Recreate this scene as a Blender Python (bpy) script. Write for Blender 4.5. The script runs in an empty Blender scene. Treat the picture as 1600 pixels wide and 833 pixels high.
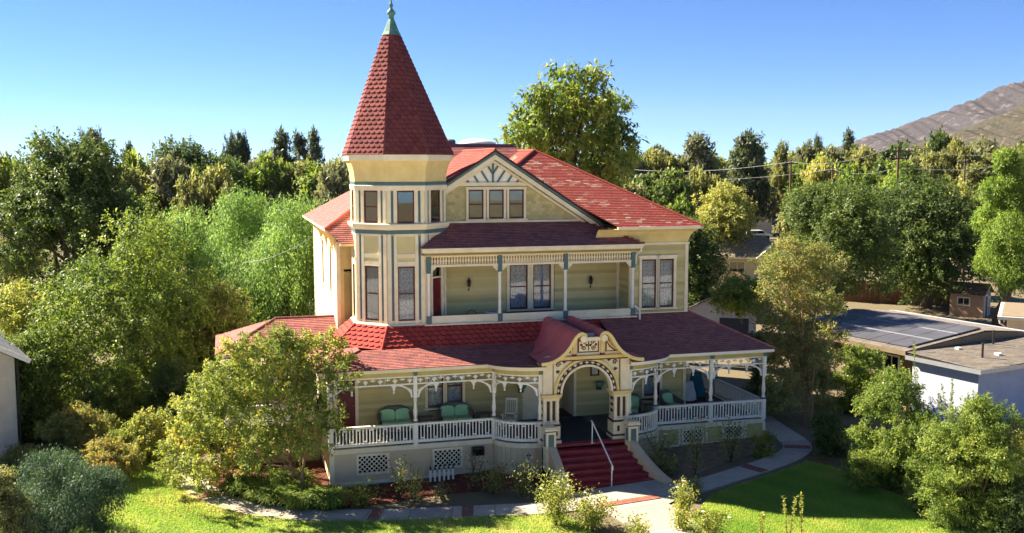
import bpy, math, random
import numpy as np
from mathutils import Matrix, Vector

SC = bpy.context.scene
COL = SC.collection
R = math.radians
PI = math.pi
random.seed(7)

# ------------------------------------------------------------------ camera, sky, sun, exposure
CAM_H = 12.2
PITCH = math.atan(0.1)
cam_d = bpy.data.cameras.new('camera'); cam = bpy.data.objects.new('camera', cam_d); COL.objects.link(cam)
cam.location = (0, 0, CAM_H); cam.rotation_euler = (PI/2 - PITCH, 0, 0)
cam_d.sensor_width = 36; cam_d.lens = 36.0; cam_d.clip_start = 0.5; cam_d.clip_end = 20000
SC.camera = cam

T = R(15.7)                                   # the house front is turned this much from the picture plane
OX, OY = -6.92756, 38.27179                   # front left corner of the porch
SUN_AZ, SUN_EL = R(42.5), R(36)                 # behind and left of the house front
su, sv = -math.cos(SUN_AZ), math.sin(SUN_AZ)
SUNX = su*math.cos(T) - sv*math.sin(T); SUNY = su*math.sin(T) + sv*math.cos(T)
world = bpy.data.worlds.new('World'); SC.world = world; world.use_nodes = True
wn = world.node_tree.nodes; wl = world.node_tree.links
sky = wn.new('ShaderNodeTexSky'); sky.sky_type = 'NISHITA'; sky.sun_disc = False
sky.sun_elevation = SUN_EL; sky.sun_rotation = math.atan2(SUNX, SUNY)
sky.altitude = 3000; sky.air_density = 0.8; sky.dust_density = 0.0; sky.ozone_density = 10.0
wl.new(sky.outputs[0], wn['Background'].inputs[0]); wn['Background'].inputs[1].default_value = 0.05
sun_d = bpy.data.lights.new('sun', 'SUN'); sun = bpy.data.objects.new('sun', sun_d); COL.objects.link(sun)
sun_d.energy = 5.0; sun_d.angle = R(0.55); sun_d.color = (1.0, 0.90, 0.74)
sun.rotation_euler = Vector((-SUNX*math.cos(SUN_EL), -SUNY*math.cos(SUN_EL), -math.sin(SUN_EL))).to_track_quat('-Z', 'Y').to_euler()
sun.location = (-40, 60, 60)
SC.view_settings.view_transform = 'Standard'; SC.view_settings.look = 'None'
SC.view_settings.exposure = 1.9; SC.view_settings.gamma = 1.0; SC.view_settings.use_curve_mapping = False
SC.render.engine = 'CYCLES'
SC.cycles.max_bounces = 8; SC.cycles.transparent_max_bounces = 12
SC.cycles.diffuse_bounces = 4; SC.cycles.glossy_bounces = 2; SC.cycles.transmission_bounces = 4
SC.cycles.use_denoising = True

# ------------------------------------------------------------------ helpers
def w2(u, v, z=0.0):                          # house frame -> world
    return (OX + u*math.cos(T) - v*math.sin(T), OY + u*math.sin(T) + v*math.cos(T), z)
def h2(x, y):                                 # world -> house frame
    dx, dy = x-OX, y-OY
    return dx*math.cos(T)+dy*math.sin(T), -dx*math.sin(T)+dy*math.cos(T)
def ray(px, py):
    a, b = (px-800)/1600, (py-416.5)/1600
    return (a, math.cos(PITCH)-b*math.sin(PITCH), -math.sin(PITCH)-b*math.cos(PITCH))
def at(px, py, Y):                            # a point seen there at distance Y
    r = ray(px, py); k = Y/r[1]
    return Vector((r[0]*k, Y, CAM_H+r[2]*k))
def gh(x, y):                                 # the ground rises gently to the right of the house
    u, v = h2(x, y)
    return -0.27 + 0.042*min(max(u, -1.0), 22.0)
def gp(px, py):                               # ground point seen there
    r = ray(px, py); z = 0.0
    for _ in range(8):
        k = (z-CAM_H)/r[2]; z = gh(r[0]*k, r[1]*k)
    return Vector((r[0]*k, r[1]*k, z))

class MB:
    def __init__(s): s.v = []; s.f = []; s.r = []
    def add(s, vs, fs, r=0.0):
        o = len(s.v); s.v += [tuple(p) for p in vs]
        for f in fs: s.f.append([i+o for i in f]); s.r.append(r)
        return s
    def box(s, x0, x1, y0, y1, z0, z1, r=0.0):
        return s.add([(x0,y0,z0),(x1,y0,z0),(x1,y1,z0),(x0,y1,z0),(x0,y0,z1),(x1,y0,z1),(x1,y1,z1),(x0,y1,z1)],
                     [(0,3,2,1),(4,5,6,7),(0,1,5,4),(1,2,6,5),(2,3,7,6),(3,0,4,7)], r)
    def bar(s, p, q, w, h, up=(0,0,1), r=0.0):
        p, q = Vector(p), Vector(q); d = (q-p).normalized(); sd = d.cross(Vector(up))
        if sd.length < 1e-4: sd = d.cross(Vector((1,0,0)))
        sd.normalize(); u = sd.cross(d).normalized(); sd *= w/2; u *= h/2
        vs = [p-sd-u, p+sd-u, p+sd+u, p-sd+u, q-sd-u, q+sd-u, q+sd+u, q-sd+u]
        return s.add(vs, [(0,1,2,3),(7,6,5,4),(0,4,5,1),(1,5,6,2),(2,6,7,3),(3,7,4,0)], r)
    def prism(s, poly, fn, d0, d1, r=0.0):        # poly: 2d points; fn(a,b,d) -> 3d
        n = len(poly)
        vs = [fn(a, b, d0) for a, b in poly] + [fn(a, b, d1) for a, b in poly]
        fs = [tuple(range(n)), tuple(range(2*n-1, n-1, -1))] + [(i, i+n, (i+1) % n+n, (i+1) % n) for i in range(n)]
        return s.add(vs, fs, r)
    def lathe(s, prof, c=(0,0,0), n=12, r=0.0):   # prof: (radius, z)
        vs = []; fs = []
        for rad, z in prof:
            for k in range(n):
                a = 2*PI*k/n; vs.append((c[0]+rad*math.cos(a), c[1]+rad*math.sin(a), c[2]+z))
        for i in range(len(prof)-1):
            for k in range(n):
                fs.append((i*n+k, i*n+(k+1) % n, (i+1)*n+(k+1) % n, (i+1)*n+k))
        fs.append(tuple(range(n-1, -1, -1))); fs.append(tuple((len(prof)-1)*n+k for k in range(n)))
        return s.add(vs, fs, r)
    def tube(s, pts, rad, n=6, r=0.0):
        pts = [Vector(p) for p in pts]; m = len(pts)
        rads = rad if isinstance(rad, (list, tuple)) else [rad]*m
        vs = []; fs = []; prev = None
        for i, p in enumerate(pts):
            d = (pts[min(i+1, m-1)] - pts[max(i-1, 0)])
            if d.length < 1e-6: d = Vector((0,0,1))
            d.normalize()
            a = Vector((1,0,0)) if prev is None else prev
            a = a - d*a.dot(d)
            if a.length < 1e-3: a = Vector((0,1,0)) - d*d.y
            a.normalize(); prev = a; b = d.cross(a)
            for k in range(n):
                t = 2*PI*k/n; vs.append(p + (a*math.cos(t)+b*math.sin(t))*rads[i])
        for i in range(m-1):
            for k in range(n):
                fs.append((i*n+k, i*n+(k+1) % n, (i+1)*n+(k+1) % n, (i+1)*n+k))
        fs.append(tuple(range(n-1, -1, -1))); fs.append(tuple((m-1)*n+k for k in range(n)))
        return s.add(vs, fs, r)
    def strip(s, A, B, r=0.0):                    # ruled sheet between two polylines
        n = len(A); return s.add(list(A)+list(B), [(i, i+1, n+i+1, n+i) for i in range(n-1)], r)
    def mesh(s, name, smooth=False):
        me = bpy.data.meshes.new(name); me.from_pydata(s.v, [], s.f); me.validate()
        if any(s.r) and len(me.polygons) == len(s.r):
            at_ = me.attributes.new('rnd', 'FLOAT', 'FACE'); at_.data.foreach_set('value', s.r)
        if smooth: me.polygons.foreach_set('use_smooth', [True]*len(me.polygons))
        me.update(); return me
    def build(s, name, mat, parent=None, smooth=False, **k):
        return obj(name, s.mesh(name, smooth), mat, parent, **k)

def obj(name, me, mat=None, parent=None, loc=None, rotz=None, kind=None):
    if mat is not None and not me.materials: me.materials.append(mat)
    o = bpy.data.objects.new(name, me); COL.objects.link(o)
    if parent: o.parent = parent
    if loc is not None: o.location = loc
    if rotz is not None: o.rotation_euler = (0, 0, rotz)
    if kind: o['kind'] = kind
    return o
def tag(o, label=None, cat=None, group=None, kind=None):
    if label: o['label'] = label
    if cat: o['category'] = cat
    if group: o['group'] = group
    if kind: o['kind'] = kind
    return o
def empty(name, loc=(0,0,0), rotz=0.0, label=None, cat=None, group=None):
    o = bpy.data.objects.new(name, None); COL.objects.link(o); o.location = loc; o.rotation_euler = (0,0,rotz)
    o.empty_display_size = 0.2
    return tag(o, label, cat, group)
KIDS = {}
def copy_tree(o, loc, rotz=0.0, label=None, group=None, scale=None, parent=None):
    kids = list(o.children)
    c = o.copy(); COL.objects.link(c)
    if parent is None:
        c.location = loc; c.rotation_euler = (0,0,rotz)
        if scale is not None: c.scale = scale
        if label: c['label'] = label
        if group: c['group'] = group
    else: c.parent = parent
    for k in kids: copy_tree(k, None, parent=c)
    return c

# fast meshes from numpy
def np_mesh(name, V, Q, rnd=None, smooth=False):
    me = bpy.data.meshes.new(name); n = Q.shape[1]
    me.vertices.add(len(V)); me.vertices.foreach_set('co', np.ascontiguousarray(V, dtype=np.float32).ravel())
    me.loops.add(Q.size); me.loops.foreach_set('vertex_index', np.ascontiguousarray(Q, dtype=np.int32).ravel())
    me.polygons.add(len(Q)); me.polygons.foreach_set('loop_start', np.arange(0, Q.size, n, dtype=np.int32))
    if rnd is not None:
        a = me.attributes.new('rnd', 'FLOAT', 'FACE'); a.data.foreach_set('value', np.ascontiguousarray(rnd, dtype=np.float32))
    me.update(calc_edges=True)
    if smooth: me.polygons.foreach_set('use_smooth', [True]*len(me.polygons))
    return me

# ------------------------------------------------------------------ materials
def S(r, g, b):                                   # sRGB 0-255 -> linear
    f = lambda c: (c/255)/12.92 if c/255 <= 0.04045 else ((c/255+0.055)/1.055)**2.4
    return (f(r), f(g), f(b), 1.0)
def base_mat(name):
    m = bpy.data.materials.new(name); m.use_nodes = True
    nt = m.node_tree; return m, nt, nt.nodes['Principled BSDF']
def nnode(nt, typ, **k):
    n = nt.nodes.new(typ)
    for a, b in k.items(): setattr(n, a, b)
    return n
def ramp(nt, fac, stops):
    r = nnode(nt, 'ShaderNodeValToRGB'); e = r.color_ramp.elements
    while len(e) < len(stops): e.new(0.5)
    for i, (p, c) in enumerate(stops): e[i].position = p; e[i].color = c
    nt.links.new(fac, r.inputs[0]); return r.outputs[0]
def paint(name, c1, c2=None, scale=3.0, rough=0.6, bump=0.0, bscale=None, spec=0.3, metal=0.0, detail=6, lo=0.35, hi=0.7, stretch=None):
    m, nt, b = base_mat(name)
    tc = nnode(nt, 'ShaderNodeTexCoord'); src = tc.outputs['Object']
    if stretch:
        mp = nnode(nt, 'ShaderNodeMapping'); mp.inputs['Scale'].default_value = stretch
        nt.links.new(src, mp.inputs[0]); src = mp.outputs[0]
    if c2 is None: c2 = tuple(x*0.8 for x in c1[:3])+(1,)
    nz = nnode(nt, 'ShaderNodeTexNoise'); nz.inputs['Scale'].default_value = scale; nz.inputs['Detail'].default_value = detail
    nz.inputs['Roughness'].default_value = 0.65
    nt.links.new(src, nz.inputs['Vector'])
    nt.links.new(ramp(nt, nz.outputs[0], [(lo, c1), (hi, c2)]), b.inputs['Base Color'])
    b.inputs['Roughness'].default_value = rough; b.inputs['Specular IOR Level'].default_value = spec; b.inputs['Metallic'].default_value = metal
    if bump:
        n2 = nnode(nt, 'ShaderNodeTexNoise'); n2.inputs['Scale'].default_value = bscale or scale*8; n2.inputs['Detail'].default_value = 4
        nt.links.new(src, n2.inputs['Vector'])
        bp = nnode(nt, 'ShaderNodeBump'); bp.inputs['Strength'].default_value = bump; bp.inputs['Distance'].default_value = 0.02
        nt.links.new(n2.outputs[0], bp.inputs['Height']); nt.links.new(bp.outputs[0], b.inputs['Normal'])
    return m
def piece_mat(name, stops, rough=0.85, scale=2.5, amt=0.35, spec=0.2, bump=0.3, own=1.0):   # colour per piece from 'rnd' and the object's own random number
    m, nt, b = base_mat(name)
    a = nnode(nt, 'ShaderNodeAttribute'); a.attribute_name = 'rnd'
    oi = nnode(nt, 'ShaderNodeObjectInfo')
    ad = nnode(nt, 'ShaderNodeMath', operation='ADD'); nt.links.new(a.outputs['Fac'], ad.inputs[0]); 
    om = nnode(nt, 'ShaderNodeMath', operation='MULTIPLY'); om.inputs[1].default_value = own; nt.links.new(oi.outputs['Random'], om.inputs[0]); nt.links.new(om.outputs[0], ad.inputs[1])
    fr = nnode(nt, 'ShaderNodeMath', operation='FRACT'); nt.links.new(ad.outputs[0], fr.inputs[0])
    tc = nnode(nt, 'ShaderNodeTexCoord'); src = tc.outputs['Object']
    nz = nnode(nt, 'ShaderNodeTexNoise'); nz.inputs['Scale'].default_value = scale; nz.inputs['Detail'].default_value = 8; nz.inputs['Roughness'].default_value = 0.7
    nt.links.new(src, nz.inputs['Vector'])
    c = ramp(nt, fr.outputs[0], stops)
    mr = nnode(nt, 'ShaderNodeMapRange'); mr.inputs['From Min'].default_value = 0.3; mr.inputs['From Max'].default_value = 0.7
    mr.inputs['To Min'].default_value = 1-amt; mr.inputs['To Max'].default_value = 1+amt
    nt.links.new(nz.outputs[0], mr.inputs['Value'])
    vm = nnode(nt, 'ShaderNodeVectorMath', operation='SCALE'); nt.links.new(c, vm.inputs[0]); nt.links.new(mr.outputs[0], vm.inputs['Scale'])
    ed = nnode(nt, 'ShaderNodeMath', operation='GREATER_THAN'); ed.inputs[1].default_value = 5.0; nt.links.new(a.outputs['Fac'], ed.inputs[0])   # dark cut edges of shingles also replace outlines lost in shade
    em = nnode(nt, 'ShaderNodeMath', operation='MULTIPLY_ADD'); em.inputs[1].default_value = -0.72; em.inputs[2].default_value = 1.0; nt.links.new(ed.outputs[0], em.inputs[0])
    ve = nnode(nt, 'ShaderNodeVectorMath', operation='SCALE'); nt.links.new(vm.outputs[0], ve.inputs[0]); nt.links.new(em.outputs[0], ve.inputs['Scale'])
    nt.links.new(ve.outputs[0], b.inputs['Base Color'])
    b.inputs['Roughness'].default_value = rough; b.inputs['Specular IOR Level'].default_value = spec
    if bump:
        n2 = nnode(nt, 'ShaderNodeTexNoise'); n2.inputs['Scale'].default_value = 60; nt.links.new(src, n2.inputs['Vector'])
        bp = nnode(nt, 'ShaderNodeBump'); bp.inputs['Strength'].default_value = bump; bp.inputs['Distance'].default_value = 0.01
        nt.links.new(n2.outputs[0], bp.inputs['Height']); nt.links.new(bp.outputs[0], b.inputs['Normal'])
    return m
def leaf_mat(name, stops, trans=0.35, rough=0.5, tint=1.1):
    m, nt, b = base_mat(name)
    a = nnode(nt, 'ShaderNodeAttribute'); a.attribute_name = 'rnd'
    oi = nnode(nt, 'ShaderNodeObjectInfo')
    mr = nnode(nt, 'ShaderNodeMapRange'); mr.inputs['To Min'].default_value = -0.08; mr.inputs['To Max'].default_value = 0.08
    nt.links.new(oi.outputs['Random'], mr.inputs['Value'])
    ad = nnode(nt, 'ShaderNodeMath', operation='ADD', use_clamp=True); nt.links.new(a.outputs['Fac'], ad.inputs[0]); nt.links.new(mr.outputs[0], ad.inputs[1])
    c = ramp(nt, ad.outputs[0], stops)
    b.inputs['Roughness'].default_value = rough; b.inputs['Specular IOR Level'].default_value = 0.25
    vb = nnode(nt, 'ShaderNodeVectorMath', operation='SCALE'); nt.links.new(c, vb.inputs[0]); vb.inputs['Scale'].default_value = 1.5; c = vb.outputs[0]; nt.links.new(c, b.inputs['Base Color'])
    tr = nnode(nt, 'ShaderNodeBsdfTranslucent')
    vm = nnode(nt, 'ShaderNodeVectorMath', operation='MULTIPLY'); nt.links.new(c, vm.inputs[0]); vm.inputs[1].default_value = (1.16*tint, 1.18*tint, 0.85)
    nt.links.new(vm.outputs[0], tr.inputs[0])
    mx = nnode(nt, 'ShaderNodeMixShader'); mx.inputs[0].default_value = trans+0.12
    nt.links.new(b.outputs[0], mx.inputs[1]); nt.links.new(tr.outputs[0], mx.inputs[2])
    nt.links.new(mx.outputs[0], nt.nodes['Material Output'].inputs['Surface'])
    return m
def glass_mat(name, tint=(0.8,0.85,0.9,1), refl=0.12):
    m, nt, b = base_mat(name); nt.nodes.remove(b)
    tp = nnode(nt, 'ShaderNodeBsdfTransparent'); tp.inputs[0].default_value = tint
    gl = nnode(nt, 'ShaderNodeBsdfGlossy'); gl.inputs['Roughness'].default_value = 0.02
    fr = nnode(nt, 'ShaderNodeFresnel'); fr.inputs[0].default_value = 1.5
    ad = nnode(nt, 'ShaderNodeMath', operation='ADD'); ad.inputs[1].default_value = refl; nt.links.new(fr.outputs[0], ad.inputs[0])
    mx = nnode(nt, 'ShaderNodeMixShader'); nt.links.new(ad.outputs[0], mx.inputs[0])
    nt.links.new(tp.outputs[0], mx.inputs[1]); nt.links.new(gl.outputs[0], mx.inputs[2])
    nt.links.new(mx.outputs[0], nt.nodes['Material Output'].inputs['Surface'])
    return m
def lace_mat(name):
    m, nt, b = base_mat(name)
    tc = nnode(nt, 'ShaderNodeTexCoord')
    vo = nnode(nt, 'ShaderNodeTexVoronoi'); vo.inputs['Scale'].default_value = 11
    wv = nnode(nt, 'ShaderNodeTexWave'); wv.inputs['Scale'].default_value = 5.5; wv.inputs['Distortion'].default_value = 1.0
    nt.links.new(tc.outputs['Object'], vo.inputs['Vector']); nt.links.new(tc.outputs['Object'], wv.inputs['Vector'])
    ad = nnode(nt, 'ShaderNodeMath', operation='MULTIPLY_ADD'); ad.inputs[1].default_value = 0.35
    nt.links.new(wv.outputs[0], ad.inputs[0]); nt.links.new(vo.outputs[0], ad.inputs[2])
    nt.links.new(ramp(nt, ad.outputs[0], [(0.2, (0.82,0.82,0.80,1)), (0.95, (0.42,0.44,0.46,1))]), b.inputs['Base Color'])
    b.inputs['Roughness'].default_value = 0.9
    return m

M = {}
M['cream'] = paint('cream_paint', S(248,232,194), S(224,202,156), 1.6, 0.55, detail=10, lo=.3, hi=.75)
M['white'] = paint('white_paint', S(248,240,220), S(234,224,198), 2.0, 0.5)
M['yellow'] = paint('yellow_paint', S(236,208,136), S(220,190,116), 1.8, 0.55)
M['olive'] = piece_mat('olive_siding', [(0.0, S(212,194,134)), (0.5, S(200,182,122)), (1.0, S(184,166,108))], .65, 1.2, .08, .3, .0, own=0.0)
M['olive_trim'] = paint('olive_trim', S(198,180,112), S(180,162,98), 1.2, 0.6)
M['teal'] = paint('teal_paint', S(92,116,110), S(78,102,98), 2.0, 0.5)
M['beige'] = paint('beige_base_paint', S(220,196,154), S(200,174,134), 0.8, 0.7, 0.1, 20)
M['dirtywhite'] = paint('weathered_footing', S(196,188,172), S(150,142,128), 1.5, 0.85, 0.3, 25)
M['maroon'] = paint('maroon_paint', S(112,28,34), S(84,18,26), 2.0, 0.45)
M['sash'] = paint('dark_red_sash', S(104,44,42), S(84,34,34), 3.0, 0.45)
M['step'] = paint('worn_maroon_steps', S(148,46,52), S(178,116,110), 2.4, 0.5, lo=0.55, hi=0.82, stretch=(1,1,8))
M['scrollred'] = paint('red_sheet_roofing', S(206,98,98), S(184,80,84), 1.2, 0.4, 0.05, 12)
M['copper'] = paint('green_copper', S(96,146,128), S(72,104,88), 5.0, 0.55, 0.1)
M['dark'] = paint('painted_void', S(26,22,20), S(18,16,16), 3.0, 0.9)  # dark colour painted for unlit space behind openings
M['brown'] = paint('dark_brown_paint', S(74,46,36), S(58,36,30), 3.0, 0.6)
M['iron'] = paint('black_iron', S(48,46,44), S(36,34,34), 4.0, 0.5)
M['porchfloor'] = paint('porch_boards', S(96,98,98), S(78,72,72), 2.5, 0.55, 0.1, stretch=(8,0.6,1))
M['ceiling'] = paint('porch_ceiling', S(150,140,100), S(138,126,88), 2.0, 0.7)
M['grey'] = paint('grey_felt', S(108,96,100), S(84,72,78), 2.0, 0.8)
M['mat'] = paint('dark_carpet', S(64,74,78), S(44,52,58), 9.0, 0.95, 0.3)
M['glass'] = glass_mat('window_glass', (0.86,0.88,0.9,1), 0.03)
M['mirror'] = glass_mat('dark_glass', (0.35,0.38,0.36,1), 0.16)
M['lace'] = lace_mat('lace_curtain')
M['drape'] = paint('grey_drape', S(150,152,158), S(120,122,130), 4.0, 0.9, stretch=(6,6,0.5))
M['hard_red'] = [(0.0, S(112,44,44)), (0.35, S(138,54,52)), (0.7, S(120,48,50)), (1.0, S(98,40,44))]
M['scallop'] = piece_mat('red_scallop_shingle', [(0.0, S(126,64,60)), (0.5, S(138,72,64)), (1.0, S(114,58,56))], amt=0.2)
M['skirt'] = piece_mat('bright_red_scallop_shingle', [(0.0, S(176,66,56)), (0.5, S(190,76,62)), (1.0, S(160,60,52))], amt=0.2)
M['porchroof'] = piece_mat('maroon_shingle', [(0.0, S(160,100,91)), (0.4, S(172,106,96)), (0.8, S(150,96,90)), (1.0, S(138,90,86))], amt=0.25)
M['mainroof'] = piece_mat('faded_red_shingle', [(0.0, S(150,70,60)), (0.3, S(162,78,66)), (0.6, S(144,68,60)), (0.8, S(166,92,78)), (0.9, S(170,112,98)), (0.96, S(178,138,122)), (1.0, S(192,162,146))], amt=0.15, own=0.0)
M['lapshingle'] = piece_mat('olive_wall_shingle', [(0.0, S(206,190,136)), (0.5, S(194,178,122)), (1.0, S(182,166,112))], amt=0.12)
# ------------------------------------------------------------------ the setting
def earth_mat():
    m, nt, b = base_mat('dry_earth')
    tc = nnode(nt, 'ShaderNodeTexCoord')
    n1 = nnode(nt, 'ShaderNodeTexNoise'); n1.inputs['Scale'].default_value = 0.35; n1.inputs['Detail'].default_value = 10; n1.inputs['Roughness'].default_value = .7
    n2 = nnode(nt, 'ShaderNodeTexNoise'); n2.inputs['Scale'].default_value = 9.0; n2.inputs['Detail'].default_value = 8
    for n in (n1, n2): nt.links.new(tc.outputs['Object'], n.inputs['Vector'])
    mx = nnode(nt, 'ShaderNodeMath', operation='MULTIPLY_ADD'); mx.inputs[1].default_value = .6; nt.links.new(n2.outputs[0], mx.inputs[0])
    sb = nnode(nt, 'ShaderNodeMath', operation='MULTIPLY'); sb.inputs[1].default_value = .5; nt.links.new(n1.outputs[0], sb.inputs[0]); nt.links.new(sb.outputs[0], mx.inputs[2])
    nt.links.new(ramp(nt, mx.outputs[0], [(.3, S(72,60,42)), (.5, S(116,100,76)), (.62, S(104,96,62)), (.75, S(140,124,98))]), b.inputs['Base Color'])
    b.inputs['Roughness'].default_value = .95
    bp = nnode(nt, 'ShaderNodeBump'); bp.inputs['Strength'].default_value = .5; bp.inputs['Distance'].default_value = .05
    nt.links.new(n2.outputs[0], bp.inputs['Height']); nt.links.new(bp.outputs[0], b.inputs['Normal'])
    return m
M['earth'] = earth_mat()
xs = np.concatenate([np.array([-6000,-3000,-1500,-800,-400,-200,-120,-80]), np.arange(-60,61,1.5), np.array([80,120,200,400,800,1500,3000,6000])]).astype(float)
ys = np.concatenate([np.array([-200,-60,-20,0,10]), np.arange(16,76,1.5), np.array([85,100,120,150,200,300,500,900,1600,3000,6000])]).astype(float)
X, Y = np.meshgrid(xs, ys); Uh = (X-OX)*math.cos(T)+(Y-OY)*math.sin(T)
Zg = -0.27+0.042*np.clip(Uh,-1,22)
nx, ny = len(xs), len(ys); I = np.arange(nx*ny).reshape(ny,nx)
Q = np.stack([I[:-1,:-1], I[:-1,1:], I[1:,1:], I[1:,:-1]], -1).reshape(-1,4)
tag(obj('ground', np_mesh('ground', np.stack([X,Y,Zg],-1).reshape(-1,3), Q), M['earth']), kind='structure')

def ground_sheet(name, pts, mat, lift, kind='structure', label=None, n=None):
    import bmesh
    bm = bmesh.new(); vs = [bm.verts.new((p[0],p[1],0)) for p in pts]; f = bm.faces.new(vs)
    bmesh.ops.triangulate(bm, faces=[f])
    for it in range(3): bmesh.ops.subdivide_edges(bm, edges=[e for e in bm.edges if e.calc_length() > 1.6], cuts=1, use_grid_fill=False); bmesh.ops.triangulate(bm, faces=bm.faces[:])
    for v in bm.verts: v.co.z = gh(v.co.x, v.co.y)+lift
    bmesh.ops.recalc_face_normals(bm, faces=bm.faces[:])
    me = bpy.data.meshes.new(name); bm.to_mesh(me); bm.free()
    if me.polygons and me.polygons[0].normal.z < 0: me.flip_normals()
    return tag(obj(name, me, mat), label, kind=kind)
def inside(pts, xy):
    x, y = xy[:,0], xy[:,1]; c = np.zeros(len(x), bool); n = len(pts)
    for i in range(n):
        x0, y0 = pts[i][0], pts[i][1]; x1, y1 = pts[(i+1) % n][0], pts[(i+1) % n][1]
        k = ((y0 > y) != (y1 > y)) & (x < (x1-x0)*(y-y0)/((y1-y0) if y1 != y0 else 1e-9)+x0); c ^= k
    return c
def gp_list(L): return [gp(a,b) for a,b in L]
def smooth_line(P, it=2):
    P = [Vector(p) for p in P]
    for _ in range(it):
        N = [P[0]]
        for a, b in zip(P[:-1], P[1:]): N += [a.lerp(b,.25), a.lerp(b,.75)]
        P = N+[P[-1]]
    return P
M['lawn'] = paint('lawn_turf', S(112,134,62), S(156,146,92), 0.7, 0.9, 0.5, 30, lo=.4, hi=.72)
M['blade'] = leaf_mat('grass_blade', [(0.0, S(92,122,54)), (0.45, S(122,146,62)), (0.8, S(152,158,84)), (1.0, S(186,168,114))], .35, .6)
M['mulch'] = paint('red_bark_mulch', S(122,66,48), S(84,52,42), 7.0, 0.95, 0.9, 30)
M['soil'] = paint('garden_soil', S(156,138,114), S(116,98,78), 3.0, 0.95, 0.7, 18)
M['concrete'] = piece_mat('path_concrete', [(0.0, S(186,174,154)), (0.5, S(176,164,146)), (1.0, S(162,152,138))], .9, 3.0, .14, .2, .3)
M['brick'] = piece_mat('red_brick', [(0.0, S(150,98,80)), (0.5, S(138,88,74)), (1.0, S(160,110,92))], .9, 6.0, .2, .2, .4)
M['joint'] = paint('path_bed', S(120,110,98), S(96,88,78), 5.0, .95)

lawnL = gp_list([(292,744),(320,778),(380,804),(470,814),(600,813),(700,809),(800,806),(880,806),(900,815),(935,840),(960,900),(960,1000),(60,1000),(40,900),(100,833),(150,790),(180,745),(225,712),(262,722)])
lawnR = gp_list([(1072,833),(1092,800),(1108,778),(1150,760),(1200,745),(1262,723),(1300,731),(1350,752),(1420,783),(1500,812),(1600,840),(1700,900),(1700,1000),(1060,1000),(1055,900)])
ground_sheet('lawn', lawnL, M['lawn'], .03); ground_sheet('lawn', lawnR, M['lawn'], .03)
def grass(poly, name, n, seed):
    rng = np.random.default_rng(seed)
    P = np.array([(p[0],p[1]) for p in poly]); lo, hi = P.min(0), P.max(0); lo[1] = max(lo[1], 31.0)
    xy = rng.uniform(lo, hi, (n*2,2)); xy = xy[inside(poly, xy)][:n]; n = len(xy)
    U_ = (xy[:,0]-OX)*math.cos(T)+(xy[:,1]-OY)*math.sin(T); z = -0.27+.042*np.clip(U_,-1,22)+.025
    a = rng.uniform(0,2*PI,n); h = rng.uniform(.04,.085,n); w = rng.uniform(.012,.024,n); t = rng.uniform(-.05,.05,(n,2))
    dx, dy = np.cos(a)*w, np.sin(a)*w
    V = np.empty((n,3,3)); V[:,0] = np.stack([xy[:,0]-dx,xy[:,1]-dy,z],-1); V[:,1] = np.stack([xy[:,0]+dx,xy[:,1]+dy,z],-1); V[:,2] = np.stack([xy[:,0]+t[:,0],xy[:,1]+t[:,1],z+h],-1)
    patch = .5+.22*np.sin(xy[:,0]*1.3+np.sin(xy[:,1]*.9)*2)*np.sin(xy[:,1]*1.1+.7)+.3*np.sin(xy[:,0]*.55+1+np.sin(xy[:,1]*.4))*np.sin(xy[:,1]*.6+xy[:,0]*.2)+.15*np.sin(xy[:,0]*3.7+xy[:,1]*2.9)
    rnd = np.clip(patch*.6+rng.uniform(0,.45,n),0,1)
    return obj(name, np_mesh(name, V.reshape(-1,3), np.arange(3*n).reshape(n,3), rnd), M['blade'], kind='stuff')
tag(grass(lawnL, 'grass', 90000, 1), 'sunlit mown grass on the lawn left of the walk'); tag(grass(lawnR, 'grass', 90000, 2), 'shaded mown grass on the lawn right of the walk')
bedL = [Vector(w2(*p)) for p in ((-7.5,1.0),(-6.0,-1.2),(-4.5,-2.2),(-3.0,-2.6),(0.0,-2.3),(4,-2.2),(8.6,-2.7),(8.6,0.2),(0.0,0.2),(0.0,4.0),(-4.5,5.0))]
bedR = [Vector(w2(*p)) for p in ((11.4,0.2),(11.4,-4.4),(12.6,-4.0),(15.5,-2.6),(18.2,-1.6),(19.4,-0.4),(19.6,3.0),(18.4,3.0),(18.4,0.2))]
ground_sheet('planting_bed', bedL, M['mulch'], .012); ground_sheet('planting_bed', bedR, M['soil'], .012)
rng = np.random.default_rng(5)
def chips(poly, name, n, size, mat, seed):
    rng = np.random.default_rng(seed); P = np.array([(p[0],p[1]) for p in poly]); lo, hi = P.min(0), P.max(0)
    xy = rng.uniform(lo,hi,(n*3,2)); xy = xy[inside(poly, xy)][:n]; n = len(xy)
    U_ = (xy[:,0]-OX)*math.cos(T)+(xy[:,1]-OY)*math.sin(T); z = -0.27+.042*np.clip(U_,-1,22)+.02
    a = rng.uniform(0,2*PI,n); l = rng.uniform(.4,1,n)*size; w = l*rng.uniform(.3,.6,n); tl = rng.uniform(0,.03,(n,4))
    ca, sa = np.cos(a), np.sin(a); V = np.empty((n,4,3))
    for k,(p,q) in enumerate(((-1,-1),(1,-1),(1,1),(-1,1))):
        V[:,k,0] = xy[:,0]+ca*l*p-sa*w*q; V[:,k,1] = xy[:,1]+sa*l*p+ca*w*q; V[:,k,2] = z+tl[:,k]
    return obj(name, np_mesh(name, V.reshape(-1,3), np.arange(4*n).reshape(n,4), rng.uniform(0,1,n)), mat, kind='stuff')
M['chip'] = piece_mat('bark_chip', [(0,S(128,68,50)),(.5,S(96,58,46)),(1,S(150,88,66))], .95, 5, .2, .1, 0)
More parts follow.
